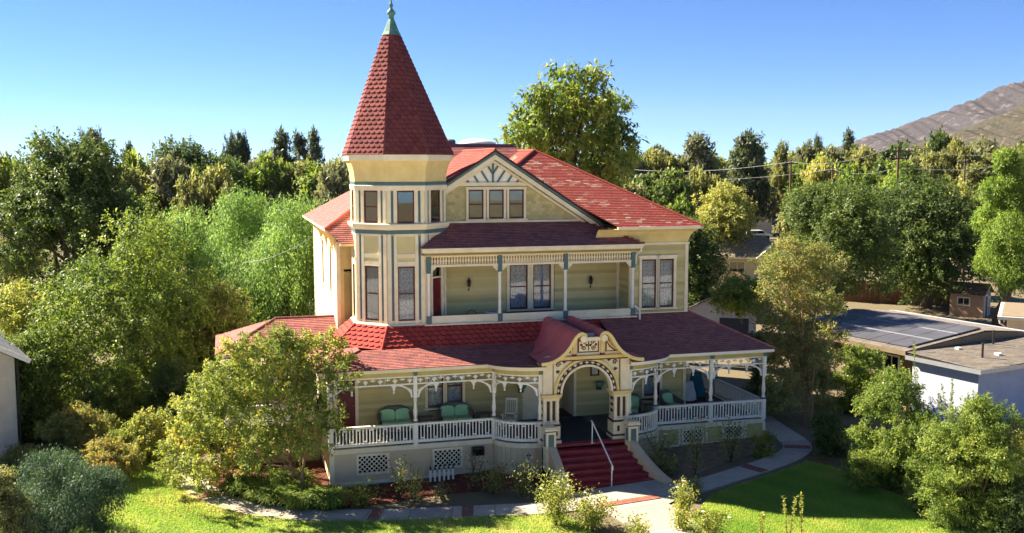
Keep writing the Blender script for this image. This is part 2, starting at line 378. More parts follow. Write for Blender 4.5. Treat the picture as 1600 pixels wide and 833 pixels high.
M['litter'] = piece_mat('dry_leaf', [(0,S(128,98,60)),(.5,S(150,120,76)),(1,S(92,72,48))], .95, 5, .2, .1, 0)
tag(chips(bedL, 'bark_chips', 9000, .06, M['chip'], 11), 'red bark chips spread in the bed before the porch')
tag(chips(bedR, 'fallen_leaves', 2200, .05, M['litter'], 12), 'small dry leaves lying on the right flower bed')
litt = gp_list([(1262,722),(1300,731),(1350,752),(1420,783),(1500,812),(1600,840),(1640,800),(1560,750),(1420,720),(1300,690),(1240,690)])
tag(chips(litt, 'fallen_leaves', 4500, .07, M['litter'], 13), 'dry leaves littering the border beside the right lawn')
tag(chips(lawnL, 'fallen_leaves', 420, .045, M['litter'], 14), 'scattered fallen leaves on the left lawn')

def path(name, line, width, slab=1.5, lift=.055, mat='concrete'):
    P = smooth_line(line, 2); L = [0]
    for a, b in zip(P[:-1], P[1:]): L.append(L[-1]+(Vector((b.x-a.x,b.y-a.y))).length)
    def pt(s):
        s = max(0,min(L[-1]-1e-6,s))
        for i in range(1,len(L)):
            if s <= L[i]: f = (s-L[i-1])/(L[i]-L[i-1]); d = (P[i]-P[i-1]); return P[i-1].lerp(P[i],f), Vector((d.x,d.y,0)).normalized()
    def edge(s, k):
        p, d = pt(s); p0, d0 = pt(s-.4); p1, d1 = pt(s+.4); dd = (d0+d1+d).normalized()
        q = p+Vector((-dd.y,dd.x,0))*k*width/2; return q
    base = MB(); N = max(2,int(L[-1]/.5)); A = []; B = []
    for i in range(N+1):
        a, b = edge(L[-1]*i/N,1.02), edge(L[-1]*i/N,-1.02); A.append((a.x,a.y,gh(a.x,a.y)+lift-.02)); B.append((b.x,b.y,gh(b.x,b.y)+lift-.02))
    base.strip(A,B); o = tag(base.build(name, M['joint']), kind='structure')
    n = max(1,int(round(L[-1]/slab))); sp = L[-1]/n
    for i in range(n):
        s0, s1 = i*sp+.012, (i+1)*sp-.012; m = MB(); k = 4; A = []; B = []
        for j in range(k+1):
            s = s0+(s1-s0)*j/k; a, b = edge(s,1), edge(s,-1)
            A.append((a.x,a.y,gh(a.x,a.y)+lift)); B.append((b.x,b.y,gh(b.x,b.y)+lift))
        m.strip(A,B); dn = lambda q: [(x,y,z-.09) for x,y,z in q]
        m.strip(A,dn(A)); m.strip(B,dn(B)); m.strip([A[0],B[0]],dn([A[0],B[0]])); m.strip([A[-1],B[-1]],dn([A[-1],B[-1]]))
        m.build('slab', M[mat], o)
    return o, pt, L[-1]
pathL = path('garden_path', gp_list([(286,738),(300,757),(340,783),(400,799),(480,807),(600,807),(700,803),(780,799),(850,796),(905,790)]), 1.15)
pathR = path('garden_path', gp_list([(1035,775),(1080,765),(1150,743),(1215,722),(1246,707),(1246,694),(1222,678),(1200,664),(1180,648)]), 1.15)
walk = path('front_walk', [Vector(w2(9.9,-4.05)), Vector(w2(9.95,-5.4)), Vector(w2(10.0,-6.4)), Vector(w2(10.2,-8.0)), Vector(w2(10.3,-14.0)), Vector(w2(10.3,-24.0))], 2.3, 2.2, .06)
ap = [Vector(w2(*p)) for p in ((7.9,-3.9),(12.0,-3.7),(12.5,-4.6),(12.2,-5.7),(11.2,-6.3),(8.9,-6.3),(7.7,-5.6),(7.5,-4.6))]
ground_sheet('stair_apron', ap, M['concrete'], .05)
BRK = MB().box(-.1,.1,-.048,.048,-.03,.03).mesh('brick'); BRK.materials.append(M['brick'])
def brick_band(parent, c, d, width, rows=2, lift=.052):
    nrm = Vector((-d.y,d.x,0)); n = int(width/.105)
    for r_ in range(rows):
        for k in range(n):
            p = c+nrm*((k+.5)*.105-n*.105/2)+d*(r_-.5*(rows-1))*.21
            o = bpy.data.objects.new('brick', BRK); COL.objects.link(o); o.parent = parent
            o.location = (p.x,p.y,gh(p.x,p.y)+lift+random.uniform(-.003,.003)+.0); o.rotation_euler = (0,0,math.atan2(d.y,d.x))
for (pp, s) in ((pathL, .60), (pathL, .78), (pathR, .34), (pathR, .60), (pathL, .2)):
    p, d = pp[1](pp[2]*s); brick_band(pp[0], p, d, 1.15, 2, .048)
p, d = walk[1](1.55); brick_band(walk[0], p, d, 2.4, 2, .056)

# distant hills
def hill_mat(name, stops, sc):
    m, nt, b = base_mat(name)
    tc = nnode(nt,'ShaderNodeTexCoord'); n1 = nnode(nt,'ShaderNodeTexNoise'); n1.inputs['Scale'].default_value = sc; n1.inputs['Detail'].default_value = 12; n1.inputs['Roughness'].default_value = .72
    nt.links.new(tc.outputs['Object'], n1.inputs['Vector']); nt.links.new(ramp(nt, n1.outputs[0], stops), b.inputs['Base Color']); b.inputs['Roughness'].default_value = 1; b.inputs['Specular IOR Level'].default_value = .05
    return m
def hill(name, ridge, Yc, depth, mat, seed, rough, n=420, m=110, label=None):
    # ridge: list of (px, py) of the skyline at distance Yc
    rng = np.random.default_rng(seed)
    px = np.array([a for a,b in ridge], float); py = np.array([b for a,b in ridge], float)
    t = np.linspace(px[0], px[-1], n); h = np.interp(t, px, py)+np.convolve(rng.normal(0,2.2,n),np.ones(3)/3,'same')
    Xr = (t-800)/1600*Yc*1.005; Hr = CAM_H+(256.5-h)/1600*Yc
    k = np.linspace(-1,1,m); V = np.empty((m,n,3))
    ph = rng.uniform(0,6.28,(12,2)); fx = rng.uniform(.5,9,12); am = 1/fx
    for i,kk in enumerate(k):
        fall = np.clip(1-abs(kk),0,1)**1.15
        nz = sum(am[q]*np.sin(fx[q]*(Xr/Yc*9)+ph[q,0]+kk*fx[q]*.55+ph[q,1]) for q in range(12))
        gul = np.abs(np.sin(Xr/Yc*34+kk*3+np.sin(Xr/Yc*13)*1.5))*np.sin(PI*min(1,abs(kk)*1.0+.02))
        V[i,:,0] = Xr*(1+.0*kk); V[i,:,1] = Yc+kk*depth; V[i,:,2] = np.maximum(-3, Hr*fall*(1+0*kk)+rough*(nz*.5)*np.sin(PI*(1-abs(kk)))*1.0-rough*1.6*gul*fall)
    I = np.arange(n*m).reshape(m,n); Q = np.stack([I[:-1,:-1],I[:-1,1:],I[1:,1:],I[1:,:-1]],-1).reshape(-1,4)
    return tag(obj(name, np_mesh(name, V.reshape(-1,3), Q, smooth=True), mat), label, kind='structure')
M['hillfar'] = hill_mat('haze_tinted_chaparral', [(.36,S(50,50,54)),(.45,S(80,75,78)),(.52,S(60,60,62)),(.58,S(92,86,88)),(.68,S(114,105,106))], .03)  # distance haze is put into these greyed purple tones
M['hillnear'] = hill_mat('near_chaparral', [(.36,S(44,48,38)),(.45,S(82,75,65)),(.52,S(56,58,46)),(.58,S(90,81,72)),(.68,S(108,96,84))], .05)
hill('hills', [(1180,262),(1260,250),(1310,236),(1336,217),(1372,204),(1400,197),(1440,183),(1470,170),(1500,158),(1550,136),(1590,124),(1640,112),(1720,92),(1800,84),(1900,90),(2100,120),(2300,200)], 2600, 900, M['hillfar'], 3, 30, label='hazy grey brown mountain ridge at the right horizon')
hill('hills', [(1330,262),(1400,240),(1450,222),(1480,208),(1520,196),(1560,176),(1600,158),(1660,140),(1740,128),(1900,130),(2100,180)], 1500, 520, M['hillnear'], 4, 15, label='nearer brown hillside at the right edge')
# ------------------------------------------------------------------ the house
HOUSE = empty('victorian_house', w2(0,0,0), T, 'large cream and olive Victorian house with red shingle roofs and pointed corner tower', 'house')
V3 = Vector

def clip_poly(poly, conv):                         # Sutherland-Hodgman, conv counter-clockwise
    out = poly
    for i in range(len(conv)):
        ax, ay = conv[i]; bx, by = conv[(i+1) % len(conv)]
        inp, out = out, []
        if not inp: return []
        for k in range(len(inp)):
            p, q = inp[k], inp[(k+1) % len(inp)]
            dp = (bx-ax)*(p[1]-ay)-(by-ay)*(p[0]-ax); dq = (bx-ax)*(q[1]-ay)-(by-ay)*(q[0]-ax)
            if dp >= -1e-9: out.append(p)
            if (dp > 1e-9 and dq < -1e-9) or (dp < -1e-9 and dq > 1e-9):
                t = dp/(dp-dq); out.append((p[0]+(q[0]-p[0])*t, p[1]+(q[1]-p[1])*t))
    return out
def scallop_shape(w, h, pointed=False):
    g = 0.006
    pts = [(g, h*1.45), (g, h*0.50)]
    for k in range(1, 6):
        a = PI*k/6
        pts.append((w/2-(w/2-g)*math.cos(a), h*0.50-h*0.50*math.sin(a)))
    pts += [(w-g, h*0.50), (w-g, h*1.45)]
    return pts[::1]
def rect_shape(w, h):
    g = 0.005
    return [(g, h*1.3), (g, 0), (w-g, 0), (w-g, h*1.3)]
def plane_basis(P):
    n = (P[1]-P[0]).cross(P[2]-P[0]).normalized()
    if n.length < 1e-6: n = (P[2]-P[0]).cross(P[3]-P[0]).normalized()
    a = V3((0,0,1)).cross(n)
    if a.length < 1e-4: a = V3((1,0,0))
    a.normalize(); b = n.cross(a).normalized()
    return n, a, b
def shingle_slab(mb, poly, h, thick, org, a, b, n, row_b, r, seq=0.0):
    f = lambda p, l: org + a*p[0] + b*p[1] + n*l
    top = [f(p, 0.004 + seq + thick*max(0.0, 1-(p[1]-row_b)/(h*1.5))) for p in poly]; bot = [f(p, -0.004) for p in poly]
    m = len(poly)
    es = []
    for i in range(m):
        if poly[i][1] < row_b+h*0.8 or poly[(i+1) % m][1] < row_b+h*0.8: es.append((i, i+m, (i+1) % m+m, (i+1) % m))
    o = len(mb.v); mb.v += [tuple(p) for p in top+bot]; mb.f.append([i+o for i in range(m)]); mb.r.append(r)
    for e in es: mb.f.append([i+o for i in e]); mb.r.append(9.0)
SINGLE = {'n': 0}
TPL = {}
def shingles(P, h, w, shape, mb, thick=0.03, mat=None, parent=None, single=0, rf=None, jit=0.0, name='shingle'):
    P = [V3(p) for p in P]
    n, a, b = plane_basis(P); org = P[0]
    if n.z < 0: P = P[::-1]; n, a, b = plane_basis(P); org = P[0]
    q = [((p-org).dot(a), (p-org).dot(b)) for p in P]
    x0, x1 = min(p[0] for p in q), max(p[0] for p in q); y0, y1 = min(p[1] for p in q), max(p[1] for p in q)
    sh = scallop_shape(w, h) if shape == 's' else rect_shape(w, h)
    full = abs(sum(sh[i][0]*sh[(i+1) % len(sh)][1]-sh[(i+1) % len(sh)][0]*sh[i][1] for i in range(len(sh))))/2
    j = -1; y = y0-h*0.5 if shape == 's' else y0
    while y < y1:
        j += 1; x = x0 - (w/2 if j % 2 else 0) - w*0.01 - (random.random()*w*jit)
        i = 0
        while x < x1:
            pl = clip_poly([(p[0]+x, p[1]+y) for p in sh], q)
            if len(pl) > 2:
                ar = abs(sum(pl[k][0]*pl[(k+1) % len(pl)][1]-pl[(k+1) % len(pl)][0]*pl[k][1] for k in range(len(pl))))/2
                if ar > full*0.02:
                    r = rf(i, j, x, y) if rf else random.random()*0.98+0.01
                    if single and ar > full*0.985 and SINGLE['n'] < single:
                        key = (shape, round(w,3), round(h,3))
                        if key not in TPL:
                            tm = MB(); shingle_slab(tm, sh, h, thick, V3((0,0,0)), V3((1,0,0)), V3((0,1,0)), V3((0,0,1)), 0, 0.0)
                            TPL[key] = tm.mesh('shingle'); TPL[key].materials.append(mat)
                        o = bpy.data.objects.new(name, TPL[key]); COL.objects.link(o); o.parent = parent
                        pos = org + a*x + b*y
                        o.matrix_local = Matrix(((a.x,b.x,n.x,pos.x),(a.y,b.y,n.y,pos.y),(a.z,b.z,n.z,pos.z),(0,0,0,1)))
                        SINGLE['n'] += 1
                    else: shingle_slab(mb, pl, h, thick, org, a, b, n, y, r)
            x += w; i += 1
        y += h
def sheet(name, polys, mat, parent=HOUSE):
    mb = MB()
    for P in polys: mb.add([V3(p) for p in P], [tuple(range(len(P)))])
    return mb.build(name, mat, parent)
def shingled_roof(name, polys, mat, h=0.145, w=0.32, shape='r', rf=None, single=0, jit=0.5, thick=0.022):
    o = sheet(name, polys, mat)
    mb = MB()
    for P in polys: shingles(P, h, w, shape, mb, thick, mat, o, single, rf, jit if shape == 'r' else 0.0)
    s = mb.build('shingles', mat, o, kind='stuff')
    return o
def curved_shingles(mb, A, B, h, w, thick=0.022):         # A eave polyline, B upper polyline (same count)
    A = [V3(p) for p in A]; B = [V3(p) for p in B]
    L = [0]
    for i in range(1, len(A)): L.append(L[-1]+(A[i]-A[i-1]).length)
    D = max((B[i]-A[i]).length for i in range(len(A)))
    def pt(s, t):
        for i in range(1, len(L)):
            if s <= L[i] or i == len(L)-1:
                f = (s-L[i-1])/(L[i]-L[i-1]); return (A[i-1].lerp(A[i], f)).lerp(B[i-1].lerp(B[i], f), t)
    j = 0; rows = int(D/h)
    for j in range(rows):
        t0, t1 = j/rows, min(1, (j+1.25)/rows); s = -(w/2 if j % 2 else 0)
        while s < L[-1]:
            s0, s1 = max(0, s+.004), min(L[-1], s+w-.004)
            if s1-s0 > 0.02:
                q = [pt(s0,t0), pt(s1,t0), pt(s1,t1), pt(s0,t1)]; n = (q[1]-q[0]).cross(q[3]-q[0]).normalized()
                if n.z < 0: n = -n
                top = [q[0]+n*(thick+.004), q[1]+n*(thick+.004), q[2]+n*.006, q[3]+n*.006]
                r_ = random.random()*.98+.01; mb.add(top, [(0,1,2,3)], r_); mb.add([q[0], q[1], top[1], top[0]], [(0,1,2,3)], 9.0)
            s += w

def lap(mb, p0, p1, z0, z1, nrm, openings=(), bh=0.155, t=0.055):       # lap siding between two plan points; openings (s0,s1,z0,z1)
    p0, p1 = V3((p0[0],p0[1],0)), V3((p1[0],p1[1],0)); d = (p1-p0); L = d.length; d.normalize(); n = V3((nrm[0],nrm[1],0))
    z = z0
    while z < z1-0.01:
        zt = min(z+bh, z1)
        segs = [(0, L)]
        for o in openings:
            if o[2] < zt-0.02 and o[3] > z+0.02:
                ns = []
                for s0, s1 in segs:
                    if o[1] <= s0 or o[0] >= s1: ns.append((s0, s1)); continue
                    if o[0] > s0: ns.append((s0, o[0]))
                    if o[1] < s1: ns.append((o[1], s1))
                segs = ns
        for s0, s1 in segs:
            # butt joints along a course
            cuts = [s0]
            while s1-cuts[-1] > 4.2: cuts.append(cuts[-1]+2.2+random.random()*1.8)
            cuts.append(s1)
            for c0, c1 in zip(cuts[:-1], cuts[1:]):
                k = random.uniform(-0.002, 0.002)
                a, b = p0+d*(c0+.001), p0+d*(c1-.001)
                A = [a+n*(t+k)+V3((0,0,z)), b+n*(t+k)+V3((0,0,z)), b+n*0.008+V3((0,0,zt+.012)), a+n*0.008+V3((0,0,zt+.012)),
                     a-n*0.03+V3((0,0,z)), b-n*0.03+V3((0,0,z)), b-n*0.03+V3((0,0,zt+.012)), a-n*0.03+V3((0,0,zt+.012))]
                mb.add(A, [(0,1,2,3),(0,4,5,1),(4,7,6,5),(0,3,7,4),(1,5,6,2)], random.random())
        z += bh

def window(u, v, rot, w, z0, z1, parent=HOUSE, casing='cream', sash='sash', curtain_or_dark='lace', pane='glass', cw=0.11, sill=True, head=True, mid=True, proud=0.05, name='window', label=None):
    h = z1-z0; hw = w/2
    c = MB()
    c.box(-hw-cw, -hw, -proud, 0.05, z0-0.02, z1+0.02); c.box(hw, hw+cw, -proud, 0.05, z0-0.02, z1+0.02)
    c.box(-hw-cw-0.02, hw+cw+0.02, -proud-0.015, 0.05, z1+0.02, z1+0.02+cw*1.1)
    if head: c.box(-hw-cw-0.06, hw+cw+0.06, -proud-0.05, 0.05, z1+0.02+cw*1.1, z1+0.06+cw*1.1)
    if sill: c.box(-hw-cw-0.05, hw+cw+0.05, -proud-0.07, 0.05, z0-0.09, z0-0.02)
    o = c.build(name, M[casing], parent, loc=(u,v,0), rotz=rot)
    s = MB(); t = 0.05; zm = (z0+z1)/2
    s.box(-hw, -hw+t, 0.0, 0.05, z0, z1); s.box(hw-t, hw, 0.0, 0.05, z0, z1)
    s.box(-hw+t, hw-t, 0.0, 0.05, z0, z0+t*1.2); s.box(-hw+t, hw-t, 0.0, 0.05, z1-t, z1)
    if mid: s.box(-hw+t, hw-t, 0.004, 0.046, zm-t*.5, zm+t*.5)
    s.build('sash', M[sash], o)
    if mid:
        MB().box(-hw+t, hw-t, 0.022, 0.028, z0+t*1.2, zm-t*.5).build('pane', M[pane], o)
        MB().box(-hw+t, hw-t, 0.022, 0.028, zm+t*.5, z1-t).build('pane', M[pane], o)
    else: MB().box(-hw+t, hw-t, 0.022, 0.028, z0+t*1.2, z1-t).build('pane', M[pane], o)
    cu = MB(); k = 15; pts = []
    for i in range(k+1): pts.append((-hw+.01+(w-.02)*i/k, 0.13+0.02*math.sin(i*2.4+u)))
    cu.strip([(x,y,z0) for x,y in pts], [(x,y,z1) for x,y in pts])
    cu.build('curtain_or_dark', M[curtain_or_dark], o)
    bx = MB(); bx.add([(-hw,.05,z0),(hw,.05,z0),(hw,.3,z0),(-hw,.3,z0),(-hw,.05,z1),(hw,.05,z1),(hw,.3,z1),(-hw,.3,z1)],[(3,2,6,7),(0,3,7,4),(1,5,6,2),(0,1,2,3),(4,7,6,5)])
    bx.build('dark_room_backing', M['dark'], o)  # dark box painted for the unlit room behind
    if label: o['label'] = label
    return o

# ---- porch outline
def bulge(e, n=10):
    b = 1.15+e; th0 = math.asin(max(-0.9, min(0.99, e/b)))
    A = []
    for k in range(n+1):
        th = th0+(PI/2-th0)*k/n; A.append((8.1-(1.65+e)*math.cos(th), -b*math.sin(th)))
    B = [(11.65+(1.75+e)*math.cos(th0+(PI/2-th0)*k/n), -b*math.sin(th0+(PI/2-th0)*k/n)) for k in range(n, -1, -1)]
    return A, B
VB = 12.0
def outline(e, vl=4.3, vr=VB):
    A, B = bulge(e); return [(-e, vl), (-e, -e)] + A + B + [(18.48+e*.3, -e), (18.48+e*.3, vr)]
def band(mb, pts, z0, z1, t):                      # vertical board following a plan polyline, t thick inwards
    n = len(pts); inn = []
    for i, p in enumerate(pts):
        a = V3(pts[max(i-1,0)]+(0,)); b = V3(pts[min(i+1,n-1)]+(0,)); c = V3(p+(0,))
        d1 = (c-a); d2 = (b-c); d1 = d1.normalized() if d1.length > 1e-6 else d2.normalized(); d2 = d2.normalized() if d2.length > 1e-6 else d1
        n1 = V3((-d1.y, d1.x, 0)); n2 = V3((-d2.y, d2.x, 0)); m = (n1+n2); m = m/max(0.4, (1+n1.dot(n2)))
        inn.append((p[0]+m.x*t, p[1]+m.y*t))
    o = [(x,y,z0) for x,y in pts]+[(x,y,z1) for x,y in pts]+[(x,y,z0) for x,y in inn]+[(x,y,z1) for x,y in inn]
    fs = []
    for i in range(n-1):
        fs += [(i,i+1,n+i+1,n+i),(2*n+i,3*n+i,3*n+i+1,2*n+i+1),(n+i,n+i+1,3*n+i+1,3*n+i),(i,2*n+i,2*n+i+1,i+1)]
    fs += [(0,n,3*n,2*n),(n-1,3*n-1,4*n-1,2*n-1)]
    mb.add(o, fs)
LB, RB = bulge(0.0)
FL = [(0.0, 4.3), (0.0, 0.0), (6.45, 0.0)]
# foundation
def board_wall(name, pts, z0, z1, mat):
    mb = MB(); band(mb, pts, z0, z1, 0.12); return mb.build(name, M[mat], HOUSE)
board_wall('foundation_wall', [(0.0,9.0),(0.0,0.0),(6.44,0.0)], -0.1, 1.14, 'beige')
board_wall('foundation_wall', [(13.41,0.0),(18.5,0.0),(18.5,VB)], 0.25, 1.14, 'olive_trim')
board_wall('footing', [(0.03,9.0),(0.03,0.03),(6.44,0.03),(6.6,-0.02),(8.0,-1.1),(8.2,-1.2)], -0.8, -0.1, 'dirtywhite')
board_wall('footing', [(11.5,-1.1),(13.2,-0.3),(13.41,0.03),(18.47,0.03),(18.47,VB)], -0.3, 0.25, 'dirtywhite')
for BP in (LB, RB):                                # bulging base: upright boards
    base = MB(); band(base, BP, -0.5, 1.14, 0.08); bo = base.build('curved_foundation', M['beige'], HOUSE)
    for k in range(0, 10, 1):
        p, q = BP[k], BP[k+1]; d = V3((q[0]-p[0], q[1]-p[1], 0)); L = d.length; d.normalize(); nn = V3((d.y,-d.x,0))
        a = V3(p+(0,))+d*0.006+nn*0.012; b2 = V3(q+(0,))-d*0.006+nn*0.012
        MB().bar((a.x,a.y,0.45), (b2.x,b2.y,0.45), 0.03, 1.36).build('upright_board', M['beige'], bo)
    tr = MB(); band(tr, [(x,y) for x,y in (bulge(0.035)[0] if BP is LB else bulge(0.035)[1])], -0.12, 0.02, 0.05); tr.build('base_trim', M['cream'], HOUSE)
fb = MB(); band(fb, [(-0.05,4.3)]+outline(0.05)[1:12]+[(8.3,-1.2)], 1.12, 1.30, 0.12); fb.build('floor_band', M['cream'], HOUSE)
fb = MB(); band(fb, [(11.45,-1.2)]+outline(0.05)[13:], 1.12, 1.30, 0.12); fb.build('floor_band', M['cream'], HOUSE)
tr = MB(); tr.box(-0.06,0.12,-0.03,0.1,-0.12,1.12); tr.build('corner_board', M['cream'], HOUSE)
tr = MB(); tr.box(18.4,18.54,-0.03,0.1,0.2,1.12); tr.build('corner_board', M['cream'], HOUSE)
tr = MB(); tr.box(0.12,6.42,-0.025,0.02,-0.12,0.0); tr.build('base_trim', M['cream'], HOUSE)
for a, b in ((13.5,14.45),(15.75,16.5),(17.6,18.4)): MB().box(a-.06,b+.06,-0.025,0.02,0.36,0.44).build('panel_trim', M['cream'], HOUSE)
for x in (13.46,14.47,15.72,16.48,17.55): MB().box(x,x+.1,-0.022,0.02,0.44,1.12).build('panel_trim', M['cream'], HOUSE)
def lattice(u0, u1, z0, z1, v=0.0):
    f = MB(); t = 0.09
    f.box(u0-t,u1+t,v-.045,v+.02,z1,z1+t); f.box(u0-t,u1+t,v-.045,v+.02,z0-t,z0); f.box(u0-t,u0,v-.045,v+.02,z0,z1); f.box(u1,u1+t,v-.045,v+.02,z0,z1)
    o = f.build('lattice_vent', M['cream'], HOUSE)
    MB().box(u0,u1,v-.006,v-.003,z0,z1).build('dark_vent_sheet', M['dark'], o)  # dark sheet on the wall, painted for the shade behind the lattice
    for s in (1,-1):
        x = u0-(z1-z0)
        while x < u1+(z1-z0):
            a, b = (x, z0), (x+(z1-z0), z1)
            if s < 0: a, b = (x+(z1-z0), z0), (x, z1)
            # clip the slat to the frame
            pts = []
            for P, Q in ((a,b),(b,a)):
                px, pz = P
                if px < u0: pz += (Q[1]-P[1])*(u0-px)/(Q[0]-P[0]); px = u0
                if px > u1: pz += (Q[1]-P[1])*(u1-px)/(Q[0]-P[0]); px = u1
                pts.append((px,pz))
            if max(a[0],b[0]) > u0+.02 and min(a[0],b[0]) < u1-.02:
                yy = v-.02 if s > 0 else v-.03
                MB().bar((pts[0][0],yy,pts[0][1]), (pts[1][0],yy,pts[1][1]), 0.01, 0.034, up=(0,1,0) if False else (0,0,1)).build('slat', M['cream'], o)
            x += 0.185
lattice(1.05, 2.15, 0.33, 0.98); lattice(4.03, 5.08, 0.33, 0.98); lattice(14.7, 15.55, 0.52, 1.02); lattice(16.68, 17.42, 0.6, 1.05)
# porch floor and ceiling
pf = MB(); P = outline(0.02); P = [(0.02,4.3)]+P[1:-1]+[(18.5,VB)]
pf.add([(x,y,1.29) for x,y in P]+[(15.9,VB,1.29),(15.9,2.6,1.29),(0.0,4.3,1.29)], [tuple(range(len(P)+3))]) if False else None
A_, B_ = bulge(0.0)
pf.box(-0.02,18.5,0.0,4.4,1.24,1.292); pf.box(15.9,18.5,4.4,VB,1.24,1.292); pf.box(8.1,11.65,-1.5,0.0,1.24,1.296)
pf.add([(8.1,0,1.29)]+[(x,y,1.29) for x,y in A_], [tuple(range(len(A_)+1))]); pf.add([(11.65,0,1.29)]+[(x,y,1.29) for x,y in B_], [tuple(range(len(B_)+1))])
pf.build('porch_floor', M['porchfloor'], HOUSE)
pc = MB(); A_, B_ = bulge(0.3)
pc.box(-0.4,18.9,-0.2,2.6,4.262,4.28); pc.box(15.9,18.9,2.6,VB,4.262,4.28); pc.box(-4.0,1.0,2.6,9.2,4.262,4.28)
pc.add([(8.1,-.2,4.264)]+[(x,y,4.264) for x,y in A_ if y < -.2], [tuple(range(1+len([1 for q in A_ if q[1] < -.2])))])
pc.add([(11.65,-.2,4.264)]+[(x,y,4.264) for x,y in B_ if y < -.2], [tuple(range(1+len([1 for q in B_ if q[1] < -.2])))])
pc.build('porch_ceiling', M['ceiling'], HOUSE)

# ---- eaves of the lower porch
g = MB(); band(g, outline(0.47)[:13], 4.29, 4.41, 0.10); g.build('gutter', M['cream'], HOUSE)
g = MB(); band(g, outline(0.47)[13:], 4.29, 4.41, 0.10); g.build('gutter', M['white'], HOUSE)
for a_, b_ in ((0,13),(13,26)):
    g = MB(); band(g, outline(0.36)[a_:b_], 4.25, 4.30, 0.30); g.build('soffit', M['cream'], HOUSE)
    g = MB(); band(g, outline(0.07)[a_:b_], 4.03, 4.262, 0.14); g.build('frieze_board', M['olive_trim'], HOUSE)
g = MB(); band(g, [(-4.15,9.2),(-4.15,4.25),(0.3,4.25)], 4.29, 4.41, 0.1); g.build('gutter', M['cream'], HOUSE)
g = MB(); band(g, [(-3.85,9.2),(-3.85,4.5),(0.0,4.5)], 3.95, 4.3, 0.14); g.build('frieze_board', M['olive_trim'], HOUSE)

# ---- railings, posts, fretwork
BAL = MB().box(-0.021,0.021,-0.018,0.018,0,0.58).mesh('baluster'); BAL.materials.append(M['white'])
def railing(pts, z=1.3, name='railing'):
    P = [V3(p+(0,)) for p in pts]; L = [0]
    for i in range(1,len(P)): L.append(L[-1]+(P[i]-P[i-1]).length)
    def pt(s):
        for i in range(1,len(L)):
            if s <= L[i]+1e-6: return P[i-1].lerp(P[i], (s-L[i-1])/(L[i]-L[i-1])), (P[i]-P[i-1]).normalized()
        return P[-1], (P[-1]-P[-2]).normalized()
    mb = MB(); lo = MB()
    for i in range(len(P)-1):
        a, b = P[i], P[i+1]
        mb.bar(a+V3((0,0,z+.825)), b+V3((0,0,z+.825)), 0.15, 0.05); mb.bar(a+V3((0,0,z+.78)), b+V3((0,0,z+.78)), 0.08, 0.05)
        lo.bar(a+V3((0,0,z+.15)), b+V3((0,0,z+.15)), 0.08, 0.06); lo.bar(a+V3((0,0,z+.10)), b+V3((0,0,z+.10)), 0.05, 0.06)
    n = max(3, int(round(L[-1]/0.128))); sp = L[-1]/n; blocks = []
    for k in range(n):
        if k % 2 == 0: continue
        p, d = pt((k+.5)*sp); zz = z+.69 if (k//2) % 2 else z+.24
        blocks.append(MB().bar(p-d*(sp*.5)+V3((0,0,zz)), p+d*(sp*.5)+V3((0,0,zz)), 0.034, 0.05))
    o = mb.build(name, M['white'], HOUSE); lo.build('bottom_rail', M['white'], o)
    for i_, bl in enumerate(blocks): bl.build('baluster_block', M['white'], o)
    for k in range(n+1):
        p, d = pt(k*sp)
        b = bpy.data.objects.new('baluster', BAL); COL.objects.link(b); b.parent = o
        b.location = (p.x,p.y,z+.18); b.rotation_euler = (0,0,math.atan2(d.y,d.x))
    return o
def post(u, v, rot=0.0, brackets=True):
    o = MB().box(-.085,.085,-.085,.085,1.3,2.17).build('porch_post', M['white'], HOUSE, loc=(u,v,0), rotz=rot)
    m = MB(); m.box(-.1,.1,-.1,.1,2.17,2.23); m.build('post_cap', M['grey'], o)
    MB().lathe([(.085,2.23),(.09,2.28),(.06,2.32),(.055,2.38),(.08,2.5),(.088,2.6),(.07,2.75),(.058,2.9),(.056,3.0),(.075,3.03),(.075,3.07),(.055,3.1),(.06,3.15)], n=12).build('turned_shaft', M['white'], o, smooth=True)
    m = MB(); m.box(-.075,.075,-.075,.075,3.15,4.03); m.box(-.095,.095,-.095,.095,3.45,3.5); m.build('upper_block', M['white'], o)
    m = MB(); m.box(-.07,.07,-.16,-.055,4.05,4.28); m.build('eave_bracket', M['teal'], o)
    return o
